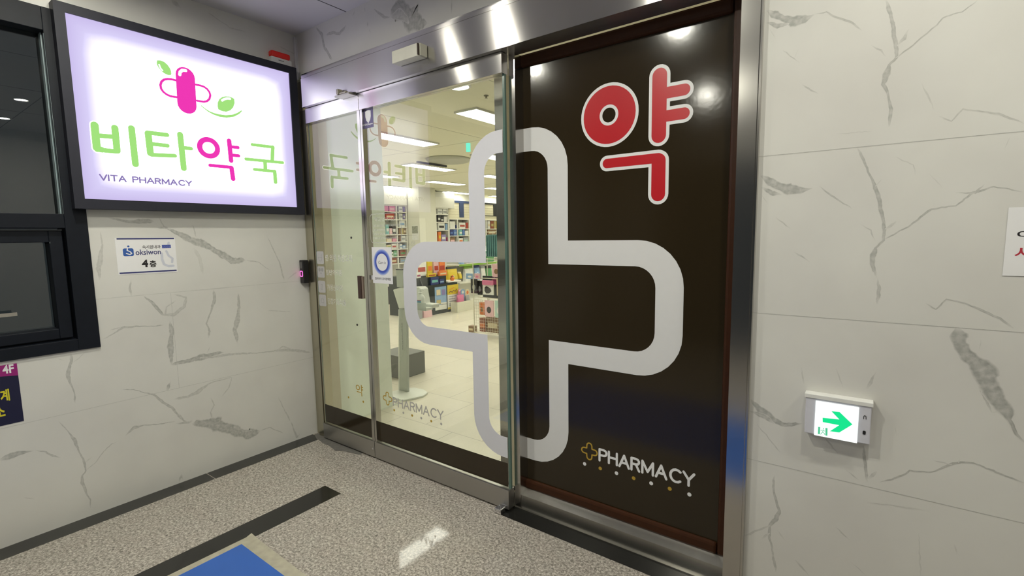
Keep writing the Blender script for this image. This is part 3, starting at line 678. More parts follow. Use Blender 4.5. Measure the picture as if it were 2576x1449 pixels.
# logo
k = MB(); sk(k, T2, [(735,440),(772,1055)], .0525); k.build('pill', LP, sg)
k = MB(); sk(k, T2, [(612,410),(622,352),(670,312),(740,320)], .0085, .0016, .0022); k.build('pill_highlight', LW, sg)
k = MB(); sk(k, T2, [(530,530),(440,508),(350,502),(275,515),(222,560),(200,630),(215,710),(265,780),(330,830),(420,872),(545,890)], .0065); k.build('pill_loop', LP, sg)
k = MB(); sk(k, T2, [(962,622),(1050,640),(1130,665),(1200,715),(1250,780),(1270,850),(1250,930),(1200,975),(1130,990),(985,966)], .0065); k.build('pill_loop', LP, sg)
k = MB()
k.prism([T2(*p) for p in ((130,100),(200,103),(280,135),(350,195),(400,265),(428,330),(434,385),(425,418),(370,418),(290,385),(220,330),(165,265),(130,200),(120,150))], MS, .0006, .0016); k.build('leaf', LG, sg); k = MB()
k.prism([T2(*p) for p in ((1600,870),(1680,880),(1750,905),(1785,935),(1790,1020),(1760,1110),(1700,1175),(1610,1205),(1520,1190),(1440,1150),(1425,1080),(1430,1000),(1465,930),(1520,890))], MS, .0006, .0016); k.build('berry', LG, sg); k = MB()
S1 = [(1070,1058),(1150,1125),(1250,1190),(1350,1230),(1450,1255),(1600,1275),(1750,1262),(1850,1225),(1935,1172)]
S2 = [(1952,1188),(1890,1252),(1780,1310),(1620,1332),(1470,1312),(1330,1262),(1220,1200),(1130,1130),(1070,1078)]
for a_, b_, c_, d_ in zip(S1, S1[1:], S2[::-1][1:], S2[::-1]): k.prism([T2(*a_), T2(*b_), T2(*c_), T2(*d_)], MS, .0006, .0016)
k.build('smile', LG, sg)
k = MB(); sk(k, T2, [(172,195),(188,240),(212,285),(242,318)], .0042, .0016, .0022); k.build('leaf_highlight', LW, sg); k = MB(); sk(k, T2, [(1522,962),(1570,932),(1635,918),(1690,925)], .007, .0016, .0022); k.build('berry_highlight', LW, sg)
HALO.build('white_halo', lamp_mat('lit_halo', (3.2, 3.2, 3.4), 1.0), sg)
a = T1(166, 730); b = T1(232, 815); c = T1(1318, 800); d = T1(1300, 872)
zb, zt = (b[1]+d[1])/2, (a[1]+c[1])/2
letters('VITA', MS, a[0], T1(510, 790)[0], zb, zt, .0034, .0006, .0016, LV, 'sign_lettering', sg)
letters('PHARMACY', MS, T1(578, 800)[0], c[0], zb, zt, .0034, .0006, .0016, LV, 'sign_lettering', sg)

# ================================================================== THINGS ON THE LEFT WALL
al = empty('alarm_light', (0, -.145, 2.79), 'red and white emergency alarm light above the sign, by the corner', 'alarm light')
MB().box(.0, .045, -.215, -.065, 2.786, 2.830).build('base', PALEP, al, bevel=.004)
MB().box(.0, .050, -.215, -.075, 2.831, 2.872).build('red_dome', mat('red_plastic', (.48, .012, .01), .25, emit=(.5, .02, .01), estr=.12), al, bevel=.012)
MB().box(.0452, .0457, -.165, -.125, 2.809, 2.815).build('label_print', mat('grey_print', (.2, .2, .2), .5), al)

io = empty('fingerprint_reader', (.025, -.03, 1.21), 'black fingerprint reader with a glowing pink ring on the left door jamb', 'door reader')
MB().box(.002, .052, -.080, -.031, 1.212, 1.388).build('body', BLACKP, io, bevel=.006)
MB().prism([(.012, 1.325), (.042, 1.325), (.042, 1.372), (.012, 1.372)], onY(-.080), 0, .001).build('display', mat('grey_display', (.10, .10, .10), .3), io)
MB().ring(rrect(.008, .044, 1.262, 1.306, .008), rrect(.013, .039, 1.267, 1.301, .005), onY(-.080), 0, .0015).build('glowing_ring', lamp_mat('pink_glow', (1, .12, .55), 2.6), io)
MB().prism(rrect(.013, .039, 1.267, 1.301, .005), onY(-.080), 0, .0008).build('sensor_window', mat('dark_red_window', (.06, .002, .03), .2), io)

MW = onX(0.0)
pp = empty('notice_sheet', (0, -1.04, 1.365), 'white clinic notice with blue bars and 4층 lettering taped below the sign', 'notice')
T6 = lambda x, y: UX(260+x/10.35, 570+y/10.35, .0015)
MB().prism([T6(*p) for p in ((395,1262),(1935,1185),(1858,278),(290,295))], MW, .0008, .0014).build('sheet', PAPER, pp)
k = MB(); k.prism([T6(*p) for p in ((345,338),(1838,325),(1838,290),(340,302))], MW, .0014, .0018); k.build('blue_bar', NAVY, pp); k = MB(); k.prism([T6(*p) for p in ((425,1235),(1910,1155),(1905,1120),(420,1200))], MW, .0014, .0018)
k.build('blue_bar', NAVY, pp)
def tq(T, body, l, t, r, b, M, d0, d1, m, name, par, bold=0):
    """lettering between pixel-traced bounds: l,t top-left; r,b bottom-right"""
    A = T(l, t); B = T(r, b); return text(body, M, min(A[0], B[0]), max(A[0], B[0]), min(A[1], B[1]), max(A[1], B[1]), d0, d1, m, name, par, bold)
tq(T6, '속시원내과', 1010, 485, 1490, 570, MW, .0014, .0018, BLACKI, 'clinic_lettering', pp, .01)
k = MB(); A = T6(1522, 475); B = T6(1760, 560); k.prism([(A[0], B[1]), (B[0], B[1]), (B[0], A[1]), (A[0], A[1])], MW, .0014, .0018); k.build('blue_tab', mat('blue_print', (.05, .08, .33), .5), pp)
k = MB()
for x_ in (1560, 1608, 1656, 1704): k.stroke([T6(x_, 505), T6(x_+24, 505), T6(x_+24, 535), T6(x_, 535)], .0005, MW, .0018, .0021, 3)
k.build('tab_print', mat('pale_blue_ink', (.35, .4, .65), .5), pp)
tq(T6, 'oksiwon', 830, 600, 1500, 720, MW, .0014, .0018, NAVY, 'clinic_name_lettering', pp, .012)
tq(T6, '4', 990, 865, 1175, 1055, MW, .0014, .0018, BLACKI, 'floor_digit', pp, .045)
tq(T6, '층', 1195, 885, 1390, 1055, MW, .0014, .0018, BLACKI, 'floor_syllable', pp, .03)
k = MB(); A = T6(500, 570); B = T6(800, 765); k.prism(rrect(A[0], B[0], B[1], A[1], .009), MW, .0014, .0018); c = T6(650, 515); k.disc(c[0], c[1], .0055, MW, .0014, .0018, n=16)
k.build('clinic_emblem', mat('emblem_blue', (.03, .10, .36), .4), pp)
k = MB(); k.stroke([T6(*p) for p in ((625,560),(620,620),(700,655),(740,700),(690,730),(600,700))], .0028, MW, .0018, .0021); k.build('emblem_swirl', PAPER, pp)
k = MB(); k.stroke([T6(*p) for p in ((1700,420),(1690,470))], .006, MW, .0014, .0017); k.build('pale_watermark_dot', mat('pale_blue_print', (.56, .58, .66), .6), pp); k = MB(); k.stroke([T6(*p) for p in ((1520,700),(1530,850),(1580,980),(1700,1030),(1820,1020))], .007, MW, .0014, .0017); k.build('pale_watermark_curve', MATS['pale_blue_print'], pp); k = MB(); k.stroke([T6(*p) for p in ((1640,640),(1700,760),(1800,830),(1790,930))], .006, MW, .0014, .0017)
k.build('pale_watermark_emblem', mat('pale_blue_print', (.56, .58, .66), .6), pp)

po = empty('poster', (0, -1.9, .63), 'dark navy poster with magenta 4F header and yellow lettering, below the window', 'poster')
T8 = lambda x, y: UX(x/6.583, 880+y/6.583, .0015)
MB().prism([(-2.15, .632), (-1.647, .632), (-1.647, .938), (-2.15, .938)], MW, .0008, .0014).build('sheet', mat('navy_print', (.008, .008, .035), .4), po)
MB().prism([(-2.15, .938), (-1.647, .938), (-1.647, .874), (-1.75, .889), (-2.15, .93)], MW, .0014, .0018).build('magenta_header', mat('magenta_print', (.28, .012, .16), .4), po)
tq(T8, '4F', 30, 262, 238, 372, MW, .0018, .0021, PAPER, 'floor_lettering', po, .03)
YI = mat('yellow_ink', (.62, .55, .02), .5)
tq(T8, '계', -10, 672, 170, 838, MW, .0014, .0018, YI, 'yellow_lettering', po, .03); tq(T8, '소', -110, 960, 95, 1090, MW, .0014, .0018, YI, 'yellow_lettering', po, .03)

pr = empty('notice_sheet', (3.95, 0, 1.40), 'white notice with black and red Korean lettering on the right marble wall', 'notice')
MB().box(3.838, 4.135, -.0018, -.0008, 1.402, 1.612).build('sheet', PAPER, pr)
MR2 = onY(-.0018); a = UY(2559, 582); b = UY(2553, 623)
text('이', MR2, a[0], a[0]+.038, UY(2559, 600)[1], UY(2559, 580)[1], 0, .0003, BLACKI, 'black_lettering', pr, .01)
text('세', MR2, b[0], b[0]+.044, UY(2553, 650)[1], UY(2553, 621)[1], 0, .0003, mat('red_ink', (.42, .03, .05), .5), 'red_lettering', pr, .01)

# exit light
ex = empty('exit_light', (3.434, 0, .79), 'lit white emergency exit box with a green right arrow, low on the right wall', 'exit light')
MB().box(3.335, 3.535, -.040, 0, .790, .938).build('housing', mat('grey_white_plastic', (.58, .58, .64), .45), ex, bevel=.003)
MB().box(3.331, 3.539, -.043, 0, .928, .944).build('top_cap', PALEP, ex, bevel=.002)
ME = onY(-.040); TE = lambda x, y: UY(1980+x/7.246, 940+y/7.246, -.044)
EXW = lamp_mat('lit_exit_white', (.93, 1.0, .96), 1.15); EXG = lamp_mat('lit_exit_green', (.012, .80, .28), 1.0)
MB().box(3.367, 3.499, -.046, -.040, .789, .922).build('lit_panel', EXW, ex, bevel=.002)
MX = onY(-.046); E = lambda *P: [TE(*p) for p in P]
MB().prism(E((648,800),(955,832),(808,680),(958,697),(1192,922),(952,1068),(782,1045),(952,935),(650,878)), MX, 0, .0006).build('green_arrow', EXG, ex)
k = MB(); k.prism(E((568,965),(605,970),(600,1100),(562,1095)), MX, 0, .0006).prism(E((700,985),(738,990),(735,1128),(700,1122)), MX, 0, .0006)
k.stroke(E((665,1000),(665,1004)), .0016, MX, 0, .0006).stroke(E((658,1025),(650,1060),(680,1085),(690,1110)), .0009, MX, 0, .0006).stroke(E((650,1060),(625,1085),(612,1100)), .0009, MX, 0, .0006).stroke(E((615,1035),(640,1025),(665,1030),(690,1045)), .0008, MX, 0, .0006)
k.build('running_man_symbol', lamp_mat('lit_exit_pale_green', (.10, .62, .32), .9), ex)
k = MB(); k.stroke(E((1395,830),(1398,785),(1415,770),(1438,785),(1440,835)), .0010, ME, 0, .0006); k.build('charge_mark', BLACKI, ex)
k = MB(); c = TE(1405, 1082); k.prism(rrect(c[0]-.0045, c[0]+.0045, c[1]-.007, c[1]+.007, .003), ME, 0, .0012); k.build('test_button', BLACKP, ex)

# ================================================================== THINGS ON THE DOOR FRAME
sn = empty('motion_sensor', (1.31, -.058, 2.56), 'white rectangular motion sensor on the steel door header', 'sensor')
a = UY(985, 130, -.145); b = UY(1050, 106, -.145); c = UY(988, 160, -.145)
MB().box(a[0], b[0], -.145, -.0835, c[1], (a[1]+b[1])/2).build('body', mat('ivory_plastic', (.62, .61, .52), .35), sn, bevel=.003)
MB().box(b[0]+.001, b[0]+.012, -.135, -.0835, c[1]+.002, (a[1]+b[1])/2-.001).build('end_cap', mat('ivory_cap', (.50, .49, .40), .4), sn, bevel=.002)
MB().box(b[0]-.004, b[0]+.001, -.147, -.0835, c[1]+.004, (a[1]+b[1])/2-.003).build('seam', mat('brown_seam', (.06, .04, .03), .5), sn)
bk = empty('door_catch', (.6, -.07, 2.48), 'small bent metal door catch under the left end of the header', 'door catch')
MB().box(.60, .752, -.110, -.052, 2.470, 2.4815).build('plate', mat('dull_metal', (.40, .39, .35), .35, .8), bk, bevel=.002)
MB().box(.63, .652, -.118, -.084, 2.4825, 2.517).box(.652, .72, -.112, -.084, 2.4825, 2.494).build('hook', mat('dull_metal2', (.32, .30, .24), .35, .8), bk, bevel=.003)
fg = empty('floor_guide', (1.89, -.06, 0), 'small chrome door guide on the floor at the foot of the sliding door', 'door guide')
MB().box(1.872, 1.918, -.102, -.053, .0014, .030).build('bracket', CHROME, fg, bevel=.004)
MB().lathe([(.006, 0), (.006, .012), (.003, .015)], (1.893, -.078, .030), 12).build('bolt', CHROME, fg, smooth=True)

# ================================================================== WINDOW IN THE LEFT WALL
wn = empty('window_1', (-.05, -2.3, .958), None, None, kind='structure')
XF = .012
w = MB(); w.box(-.16, XF, WY1-.095, WY1, WZ0, WZ1).box(-.16, XF, WY0, WY0+.09, WZ0, WZ1).box(-.16, XF, WY0+.09, WY1-.095, WZ0, WZ0+.062).box(-.16, XF, WY0+.09, WY1-.095, 2.635, WZ1)
w.box(-.16, XF-.002, WY0+.09, WY1-.095, 1.625, 1.700)
w.build('frame', DARKF, wn, bevel=.002)
MB().box(-.075, -.067, WY0+.09, WY1-.10, 1.70, 2.635).build('upper_pane', WGLASS, wn)
MB().box(-.075, -.03, WY1-.100, WY1-.096, 1.702, 2.633).build('glazing_bead', mat('pale_bead', (.30, .38, .40), .3), wn)
sa = MB(); sy1 = WY1-.105
sa.box(-.12, -.02, sy1-.055, sy1, 1.03, 1.615).box(-.12, -.02, WY0+.1, WY0+.15, 1.03, 1.615).box(-.12, -.02, WY0+.15, sy1-.055, 1.03, 1.085).box(-.12, -.02, WY0+.15, sy1-.055, 1.55, 1.615)
sa.build('sash', DARKF, wn, bevel=.003)
MB().box(-.10, -.092, WY0+.15, sy1-.055, 1.085, 1.55).build('lower_pane', WGLASS, wn)
MB().box(-.020, -.017, -1.80, -1.62, 1.178, 1.196).build('maker_label', mat('label_grey', (.25, .23, .2), .5), wn)
MB().box(-.125, -.018, sy1-.055, sy1-.05, 1.545, 1.553).box(-.02, -.015, WY0+.1, sy1, 1.612, 1.618).build('gasket', mat('gasket_grey', (.05, .06, .065), .4), wn)
# steel flashing beside the sign, seen edge on
MB().box(-.06, XF, -1.404, -1.402, 1.70, 2.62).build('reveal_liner', mat('grey_liner', (.13, .16, .17), .22, .7), wn)

# ================================================================== FLOOR MAT
mt = empty('floor_mat', (2.4, -1.6, 0), 'blue floor mat inlay with a worn cement border in the lobby floor', 'mat')
pts = [(.905, -2.25), (.94, -1.4), (.945, -1.02), (.93, -.985), (1.0, -.99), (1.4, -1.0), (2.2, -1.005), (3.2, -1.0), (3.24, -1.0), (3.24, -2.25)]
MB().add([(x, y, .0022) for x, y in pts]+[(x, y, .0) for x, y in pts], [tuple(range(10))]+[(i, (i+1) % 10, 10+(i+1) % 10, 10+i) for i in range(10)]).build('border', mat('cement_border', (.36, .335, .26), .7, var=.25, scale=25), mt)
MB().box(.985, 3.20, -2.21, -1.062, 0, .0038).build('blue_sheet', mat('blue_sheet', (.022, .105, .42), .34, var=.12, scale=8), mt)

# ================================================================== SHOP: CEILING
PANEL = lamp_mat('shop_panel_diffuser', (1, .965, .86), PANEL_LAMP)
CW = mat('lamp_frame_white', (.7, .7, .66), .5)
def PJ(p):
    d = Vector(p)-CAM; z = d.dot(fw); return (W_/2+FPX*d.dot(rt)/z, H_/2-FPX*d.dot(up)/z)
proto = None
rows = ('first', 'second', 'third', 'fourth', 'fifth'); colsn = ('sixth', 'fifth', 'fourth', 'third', 'second', 'first')
for j, y in enumerate((1.65, 3.72, 5.8, 7.9, 10.0)):
    for i, x in enumerate((-6.1, -4.54, -2.96, -1.38, .2, 1.78)):
        z = ICEIL
        o = empty('ceiling_light', (x, y+.55, z), 'rectangular panel light, %s row from the door, %s column from the shop\'s left wall' % (rows[j], colsn[5-i] if 0 else ('first', 'second', 'third', 'fourth', 'fifth', 'sixth')[i]), 'ceiling light', 'shop ceiling panel lights')
        if proto is None:
            a = MB().box(x-.15, x-.138, y, y+1.1, z-.02, z).box(x+.138, x+.15, y, y+1.1, z-.02, z).box(x-.138, x+.138, y, y+.012, z-.02, z).box(x-.138, x+.138, y+1.088, y+1.1, z-.02, z).build('lamp_frame', CW, o)
            b = MB().box(x-.138, x+.138, y+.012, y+1.088, z-.016, z-.008).build('diffuser', PANEL, o)
            proto = (a, b, Vector((x, y+.55, z)))
        else:
            for ch in proto[:2]:
                c = ch.copy(); COL.objects.link(c); c.parent = o; c.matrix_parent_inverse = Matrix.Translation(-proto[2])
a = UZ(1153, 216, ICEIL)
downlight(a[0], a[1], ICEIL, 'round white downlight in the shop ceiling just inside the door', None, lamp_mat('shop_downlight_lens', (.9, 1, .97), 26), .085)
cz = MB()
for y in (2.95, 5.25, 7.3): cz.box(-6.4, 6, y, y+.006, ICEIL-.001, ICEIL)
for x in (-2.1, -.6, .95): cz.box(x, x+.006, .3, 12, ICEIL-.001, ICEIL)
struct('trim_18', cz, mat('shop_ceiling_seam', (.36, .34, .25), .7))
sp = empty('sprinkler', (UZ(1223, 240, ICEIL)[0], UZ(1223, 240, ICEIL)[1], ICEIL), 'small sprinkler head in the shop ceiling near the door', 'sprinkler')
MB().lathe([(.022, 0), (.022, -.006), (.008, -.010), (.008, -.022), (.014, -.024)], sp.location, 14).build('head', mat('dull_brass', (.25, .24, .18), .4, .5), sp)
# air conditioner
a = UZ(1128, 404, ICEIL-.03); ac = empty('ceiling_air_conditioner', (a[0], a[1], ICEIL), 'round pale grey ceiling fixture with a dark flap in the shop ceiling', 'air conditioner')
acx, acy = a[0], a[1]
MB().lathe([(.36, 0), (.36, -.02), (.33, -.05), (.0, -.052)], (acx, acy, ICEIL), 36).build('grille_panel', mat('ac_grey', (.50, .50, .44), .5), ac, bevel=.008)
MB().box(acx-.30, acx-.27, acy-.42, acy+.25, ICEIL-.085, ICEIL-.055).build('air_flap', mat('slot_dark', (.07, .07, .08), .5), ac)
a = UY(1172, 355, 3.0); b = UY(1179, 381, 3.0)
eg = empty('hanging_exit_sign', ((a[0]+b[0])/2, 3.0, b[1]), 'small glowing teal exit sign seen edge on, hanging from the shop ceiling', 'exit sign')
MB().box(a[0], b[0], 3.0, 3.04, b[1], a[1]).build('lit_box', lamp_mat('teal_glow', (.22, .95, .72), 1.1), eg)
MB().tube([((a[0]+b[0])/2, 3.02, a[1]), ((a[0]+b[0])/2, 3.02, ICEIL)], .004).build('hanger_rod', CHROME, eg)

# ================================================================== SHOP: PRODUCT BUILDERS
PM = {}
def pm(c):
    k = 'pack_%02d' % len(PM)
    if c not in PM: PM[c] = mat(k, c, .42, var=.12, scale=18)
    return PM[c]
C_PINK=(.66,.20,.34); C_LPINK=(.72,.46,.48); C_RED=(.40,.05,.03); C_WHITE=(.72,.72,.68); C_TEAL=(.16,.42,.40); C_BLACK=(.03,.028,.025); C_CREAM=(.68,.58,.38)
C_GREEN=(.10,.30,.12); C_BROWN=(.22,.13,.06); C_TAN=(.46,.38,.16); C_BLUE=(.10,.18,.45); C_LBLUE=(.24,.38,.58); C_NAVY=(.03,.045,.16); C_PURP=(.26,.22,.44); C_ORANGE=(.72,.20,.05)
C_YEL=(.66,.50,.04); C_GREY=(.32,.33,.33); C_MAG=(.32,.05,.14); C_BRED=(.26,.07,.03); C_LIME=(.22,.40,.06); C_MINT=(.42,.60,.52)
def pbox(lbl, rc, c, X=None, Y=None, dep=.10, c2=None, zb=None, name='product_box', cat='box', group=None, kind='box', cells=None, ztop=None):
    """package whose front lies on plane x=X (or y=Y), spanning the given bounds of the photo"""
    l, t, r, b = rc
    if X is not None:
        a = UX(l, (t+b)/2, X)[0]; e = UX(r, (t+b)/2, X)[0]; z1 = UX((l+r)/2, t, X)[1]; z0 = UX((l+r)/2, b, X)[1]; M = onX(X); org = (X-dep/2, (a+e)/2)
        bx = lambda u0, u1, v0, v1, d0, d1: MB().box(X+d0, X+d1, u0, u1, v0, v1)
    else:
        a = UY(l, (t+b)/2, Y)[0]; e = UY(r, (t+b)/2, Y)[0]; z1 = UY((l+r)/2, t, Y)[1]; z0 = UY((l+r)/2, b, Y)[1]; M = onY(Y); org = ((a+e)/2, Y+dep/2)
        bx = lambda u0, u1, v0, v1, d0, d1: MB().box(u0, u1, Y-d0, Y-d1, v0, v1)
    if zb is not None: z0 = zb
    if ztop is not None: z1 = min(z1, ztop)
    if cells:
        mid = (a+e)/2
        for q0, q1 in cells:
            if q0-.03 <= mid <= q1+.03: a = max(a, q0+.002); e = min(e, q1-.002)
    z0 += .0015; z1 = max(z1, z0+.02); a += .003; e -= .003
    o = empty(name, (org[0], org[1], z0), lbl, cat, group)
    w = e-a; h = z1-z0
    if kind == 'box':
        bx(a, e, z0, z1, -dep, 0).build('carton', pm(c), o, bevel=.003)
        if c2: bx(a+w*.12, e-w*.12, z0+h*.30, z0+h*.62, 0, .0015).build('printed_panel', pm(c2), o)
    elif kind == 'bag':
        n = 9; v = []; prof = []
        mb = MB()
        for j in range(7):
            tt = j/6; zz = z0+h*tt; th = dep*(1-.85*tt**2)*.5+.004; ww = w*(.5-.03*math.sin(math.pi*tt))
            for i in range(12):
                q = 2*math.pi*i/12; uu = (a+e)/2+ww*math.copysign(abs(math.cos(q))**.5, math.cos(q)); dd = -dep/2+th*math.copysign(abs(math.sin(q))**.6, math.sin(q))
                v.append(M(uu, zz, dd))
        mb.add(v, [(j*12+i, j*12+(i+1) % 12, (j+1)*12+(i+1) % 12, (j+1)*12+i) for j in range(6) for i in range(12)]+[tuple(range(12)), tuple(range(72, 84))])
        mb.build('pouch', pm(c), o, smooth=True)
        if c2:
            v = []; mb = MB()
            for tt in (.80, .9, .995):
                zz_ = z0+h*tt; th = dep*(1-.85*tt**2)*.5+.007; ww = w*(.5-.03*math.sin(math.pi*tt))+.002
                for i in range(12):
                    q = 2*math.pi*i/12; v.append(M((a+e)/2+ww*math.copysign(abs(math.cos(q))**.5, math.cos(q)), zz_, -dep/2+th*math.copysign(abs(math.sin(q))**.6, math.sin(q))))
            mb.add(v, [(j*12+i, j*12+(i+1) % 12, (j+1)*12+(i+1) % 12, (j+1)*12+i) for j in range(2) for i in range(12)]+[tuple(range(24, 36))])
            mb.build('header_band', pm(c2), o, smooth=True)
    elif kind == 'hang':
        mb = MB().prism([(a, z0), (e, z0), (e, z1), ((a+e)/2+w*.12, z1), ((a+e)/2+w*.10, z1-h*.02), ((a+e)/2-w*.10, z1-h*.02), ((a+e)/2-w*.12, z1), (a, z1)], M, -.02, 0); mb.build('pouch', pm(c), o)
        if c2: MB().disc((a+e)/2, z0+h*.42, w*.26, M, 0, .002, ry=h*.2).build('printed_picture', pm(c2), o)
        MB().tube([M((a+e)/2, z1-.005, -.01), M((a+e)/2, z1+.015, -.01), M((a+e)/2, z1+.018, -.03)], .003, 6).build('hook', CHROME, o)
    return o

# ================================================================== SHOP: FAR LEFT WALL SHELVES (front plane x = -6.1)
XS = -6.1
def shelf_unit(lbl, l, r, rows, divs, xs=XS, topz=None, tpx=None, z_at=None):
    pxm = (l+r)/2; ya = UX(l, 580, xs)[0]; yb = UX(r, 580, xs)[0]
    o = empty('shelf_unit', (-6.25, (ya+yb)/2, 0), lbl, 'shelf')
    zs = [UX(pxm, q, xs)[1] for q in rows]; top = topz
    MB().box(-6.398, -6.37, ya, yb, 0, top).build('back_panel', SHELFW, o)
    for y in (ya, yb-.02): MB().box(-6.37, xs, y, y+.02, 0, top).build('side_panel', SHELFW, o)
    for q in divs:
        y = UX(q, 580, xs)[0]; MB().box(-6.37, xs, y-.012, y+.012, 0, top).build('divider', SHELFW, o)
    for z in zs: MB().box(-6.37, xs-.002, ya+.02, yb-.02, z-.022, z).build('shelf_board', SHELFW, o)
    MB().box(-6.37, xs-.002, ya+.02, yb-.02, top-.02, top).build('top_board', SHELFW, o)
    e = [ya+.02]+[w for q in divs for w in (UX(q, 580, xs)[0]-.012, UX(q, 580, xs)[0]+.012)]+[yb-.02]
    return o, zs, ya, yb, [(e[i], e[i+1]) for i in range(0, len(e), 2)]
rowsA = (532, 551.5, 589.5, 608, 626.5, 645.5, 663.5); zA = UX(994, 516, XS)[1]
oA, zsA, yA0, yA1, cA = shelf_unit('tall white shelf unit full of medicine boxes, far left in the shop', 946, 1025, rowsA, (999.5,), topz=zA)
# the narrow right column has one more board
yd = UX(999.5, 580, XS)[0]; zx = UX(1010, 571, XS)[1]; MB().box(-6.37, XS-.002, yd+.012, yA1-.02, zx-.022, zx).build('shelf_board', SHELFW, oA)
ca = empty('wall_cabinet', (-6.2, (yA0+yA1)/2, zA), 'blank white cabinet above the tall far-left shelf unit', 'cabinet')
MB().box(-6.398, XS+.02, yA0, yA1, zA+.002, UX(994, 473, XS)[1]).build('body', WHITEP, ca, bevel=.004)
MB().box(XS+.02, XS+.032, yA0+.01, yA1-.01, zA+.012, UX(994, 473, XS)[1]-.012).build('door', SHELFW, ca, bevel=.003)
gA = 'boxes in the tall far-left shelf unit'
def A(lbl, l, t, r, row, c, c2=None, dep=.18):
    z = zsA[row] if row >= 0 else zx
    pbox(lbl, (l, t, r, t+10), c, X=XS-.03, dep=dep, c2=c2, zb=z, group=gA, cells=cA, ztop=[q for q in sorted(zsA+([zx] if l > 1001 else [])+[zA]) if q > z+.01][0]-.028)
A('bright pink box at the left end of the top shelf, far-left unit', 967, 517, 977, 0, C_PINK)
A('wide pink box beside the divider on the top shelf, far-left unit', 979, 517, 995, 0, C_PINK, C_LPINK)
A('wide red and orange box on the second shelf, far-left unit', 970, 537, 992, 1, C_RED, C_CREAM)
A('teal and white box at the left of the third shelf, far-left unit', 971, 565, 978.5, 2, C_TEAL, C_WHITE)
A('pale pink box in the middle of the third shelf, far-left unit', 979.5, 574, 987, 2, C_LPINK)
A('black box with white print on the third shelf, far-left unit', 987.5, 568, 996, 2, C_BLACK, C_WHITE)
A('cream box on the fourth shelf, far-left unit', 973, 600, 986, 3, C_CREAM, C_WHITE)
A('pink box beside the divider on the fourth shelf, far-left unit', 987.5, 600, 998, 3, C_PINK, C_LPINK)
A('cream and green box on the fifth shelf, far-left unit', 974, 616, 984, 4, C_CREAM, C_LIME)
A('white box with red print on the fifth shelf, far-left unit', 985.5, 613, 998, 4, C_WHITE, C_RED)
A('white and green box on the sixth shelf, far-left unit', 980, 634, 990, 5, C_WHITE, C_GREEN)
A('green box beside the divider on the sixth shelf, far-left unit', 990.5, 630, 998.5, 5, C_GREEN, C_MINT)
A('brown and red box on the lowest shelf, far-left unit', 984, 649, 998.5, 6, C_BRED, C_CREAM)
A('white box in the right column, top shelf, far-left unit', 1003, 518, 1013, 0, C_WHITE, C_GREY)
A('purple box leaning in the right column, top shelf', 1014, 519, 1018.5, 0, C_PURP)
A('white box in the right column, second shelf, far-left unit', 1003.5, 537, 1013, 1, C_WHITE, C_GREY)
A('dark purple box in the right column, second shelf', 1014, 538, 1019, 1, C_PURP, C_WHITE)
A('white and aqua box in the right column, third shelf', 1004, 555, 1019, -1, C_WHITE, C_LBLUE)
A('brown booklet at the left of the right column, fourth shelf', 1003.5, 573, 1008, 2, C_BROWN)
A('olive booklet in the middle of the right column, fourth shelf', 1008.6, 573, 1015, 2, C_TAN)
A('brown booklet at the right of the right column, fourth shelf', 1015.6, 573, 1021, 2, C_BROWN, C_CREAM)
A('narrow brown box in the right column, fifth shelf', 1005, 592, 1008.5, 3, C_BROWN)
A('white box with grey print in the right column, fifth shelf', 1009.5, 593, 1020, 3, C_WHITE, C_GREY)
A('white box in the right column, sixth shelf', 1005.5, 614, 1012.5, 4, C_WHITE, C_LBLUE)
A('blue box in the right column, sixth shelf', 1013, 616, 1020.5, 4, C_LBLUE, C_WHITE)
A('dark red box in the right column, seventh shelf', 1006.5, 629, 1020.5, 5, C_BRED, C_GREEN)
A('grey blue box in the right column, lowest shelf', 1007, 649, 1020.5, 6, C_GREY, C_LBLUE)

# pillar
best = None
for i in range(60):
    xc = -6.05+i*.02; yc = UX(1054, 520, xc)[0]; e = abs(PJ((-6.12, yc, 2.0))[0]-1024)
    if best is None or e < best[0]: best = (e, xc, yc)
_, pxc, pyc = best; pyr = UX(1096, 520, pxc)[0]
struct('wall_pillar', MB().box(-6.4, pxc, pyc, pyr, 0, ICEIL), mat('pillar_cream', (.66, .65, .55), .5, var=.02))
a = UY(1036, 568, pyc-.004); b = UY(1053, 603, pyc-.004)
pf = empty('wall_calendar', ((a[0]+b[0])/2, pyc, b[1]), 'small calendar with a grey picture hanging on the shop pillar', 'calendar')
MB().box(a[0], b[0], pyc-.008, pyc-.001, b[1], a[1]).build('sheet', pm(C_WHITE), pf)
MB().box(a[0]+.01, b[0]-.01, pyc-.010, pyc-.008, (a[1]*.45+b[1]*.55), a[1]-.01).build('picture', mat('grey_picture', (.26, .27, .20), .6, var=.7, scale=30), pf)

# unit B and C
rowsB = (538.5, 558.5, 578.5, 607, 628, 649); zB = UX(1113, 523.5, XS)[1]
oB, zsB, yB0, yB1, cB = shelf_unit('narrow white shelf unit just right of the shop pillar', 1097.5, 1129, rowsB, (), topz=zB)
cb = empty('wall_cabinet', (-6.2, (yB0+yB1)/2, zB), 'blank white cabinet above the narrow shelf unit right of the pillar', 'cabinet')
yb1 = UX(1141.5, 505, XS)[0]
MB().box(-6.398, XS+.02, yB0-.05, yb1, zB+.002, UX(1118, 484, XS)[1]).build('body', WHITEP, cb, bevel=.004)
MB().box(XS+.02, XS+.03, yB0-.045, yb1-.005, zB+.01, UX(1118, 497, XS)[1]).build('door', SHELFW, cb, bevel=.003)
gB = 'boxes in the narrow shelf unit right of the pillar'
def B(lbl, l, t, r, row, c, c2=None, dep=.15): pbox(lbl, (l, t, r, t+8), c, X=XS-.03, dep=dep, c2=c2, zb=zsB[row], group=gB, cells=cB, ztop=([zB]+zsB)[row]-.028)
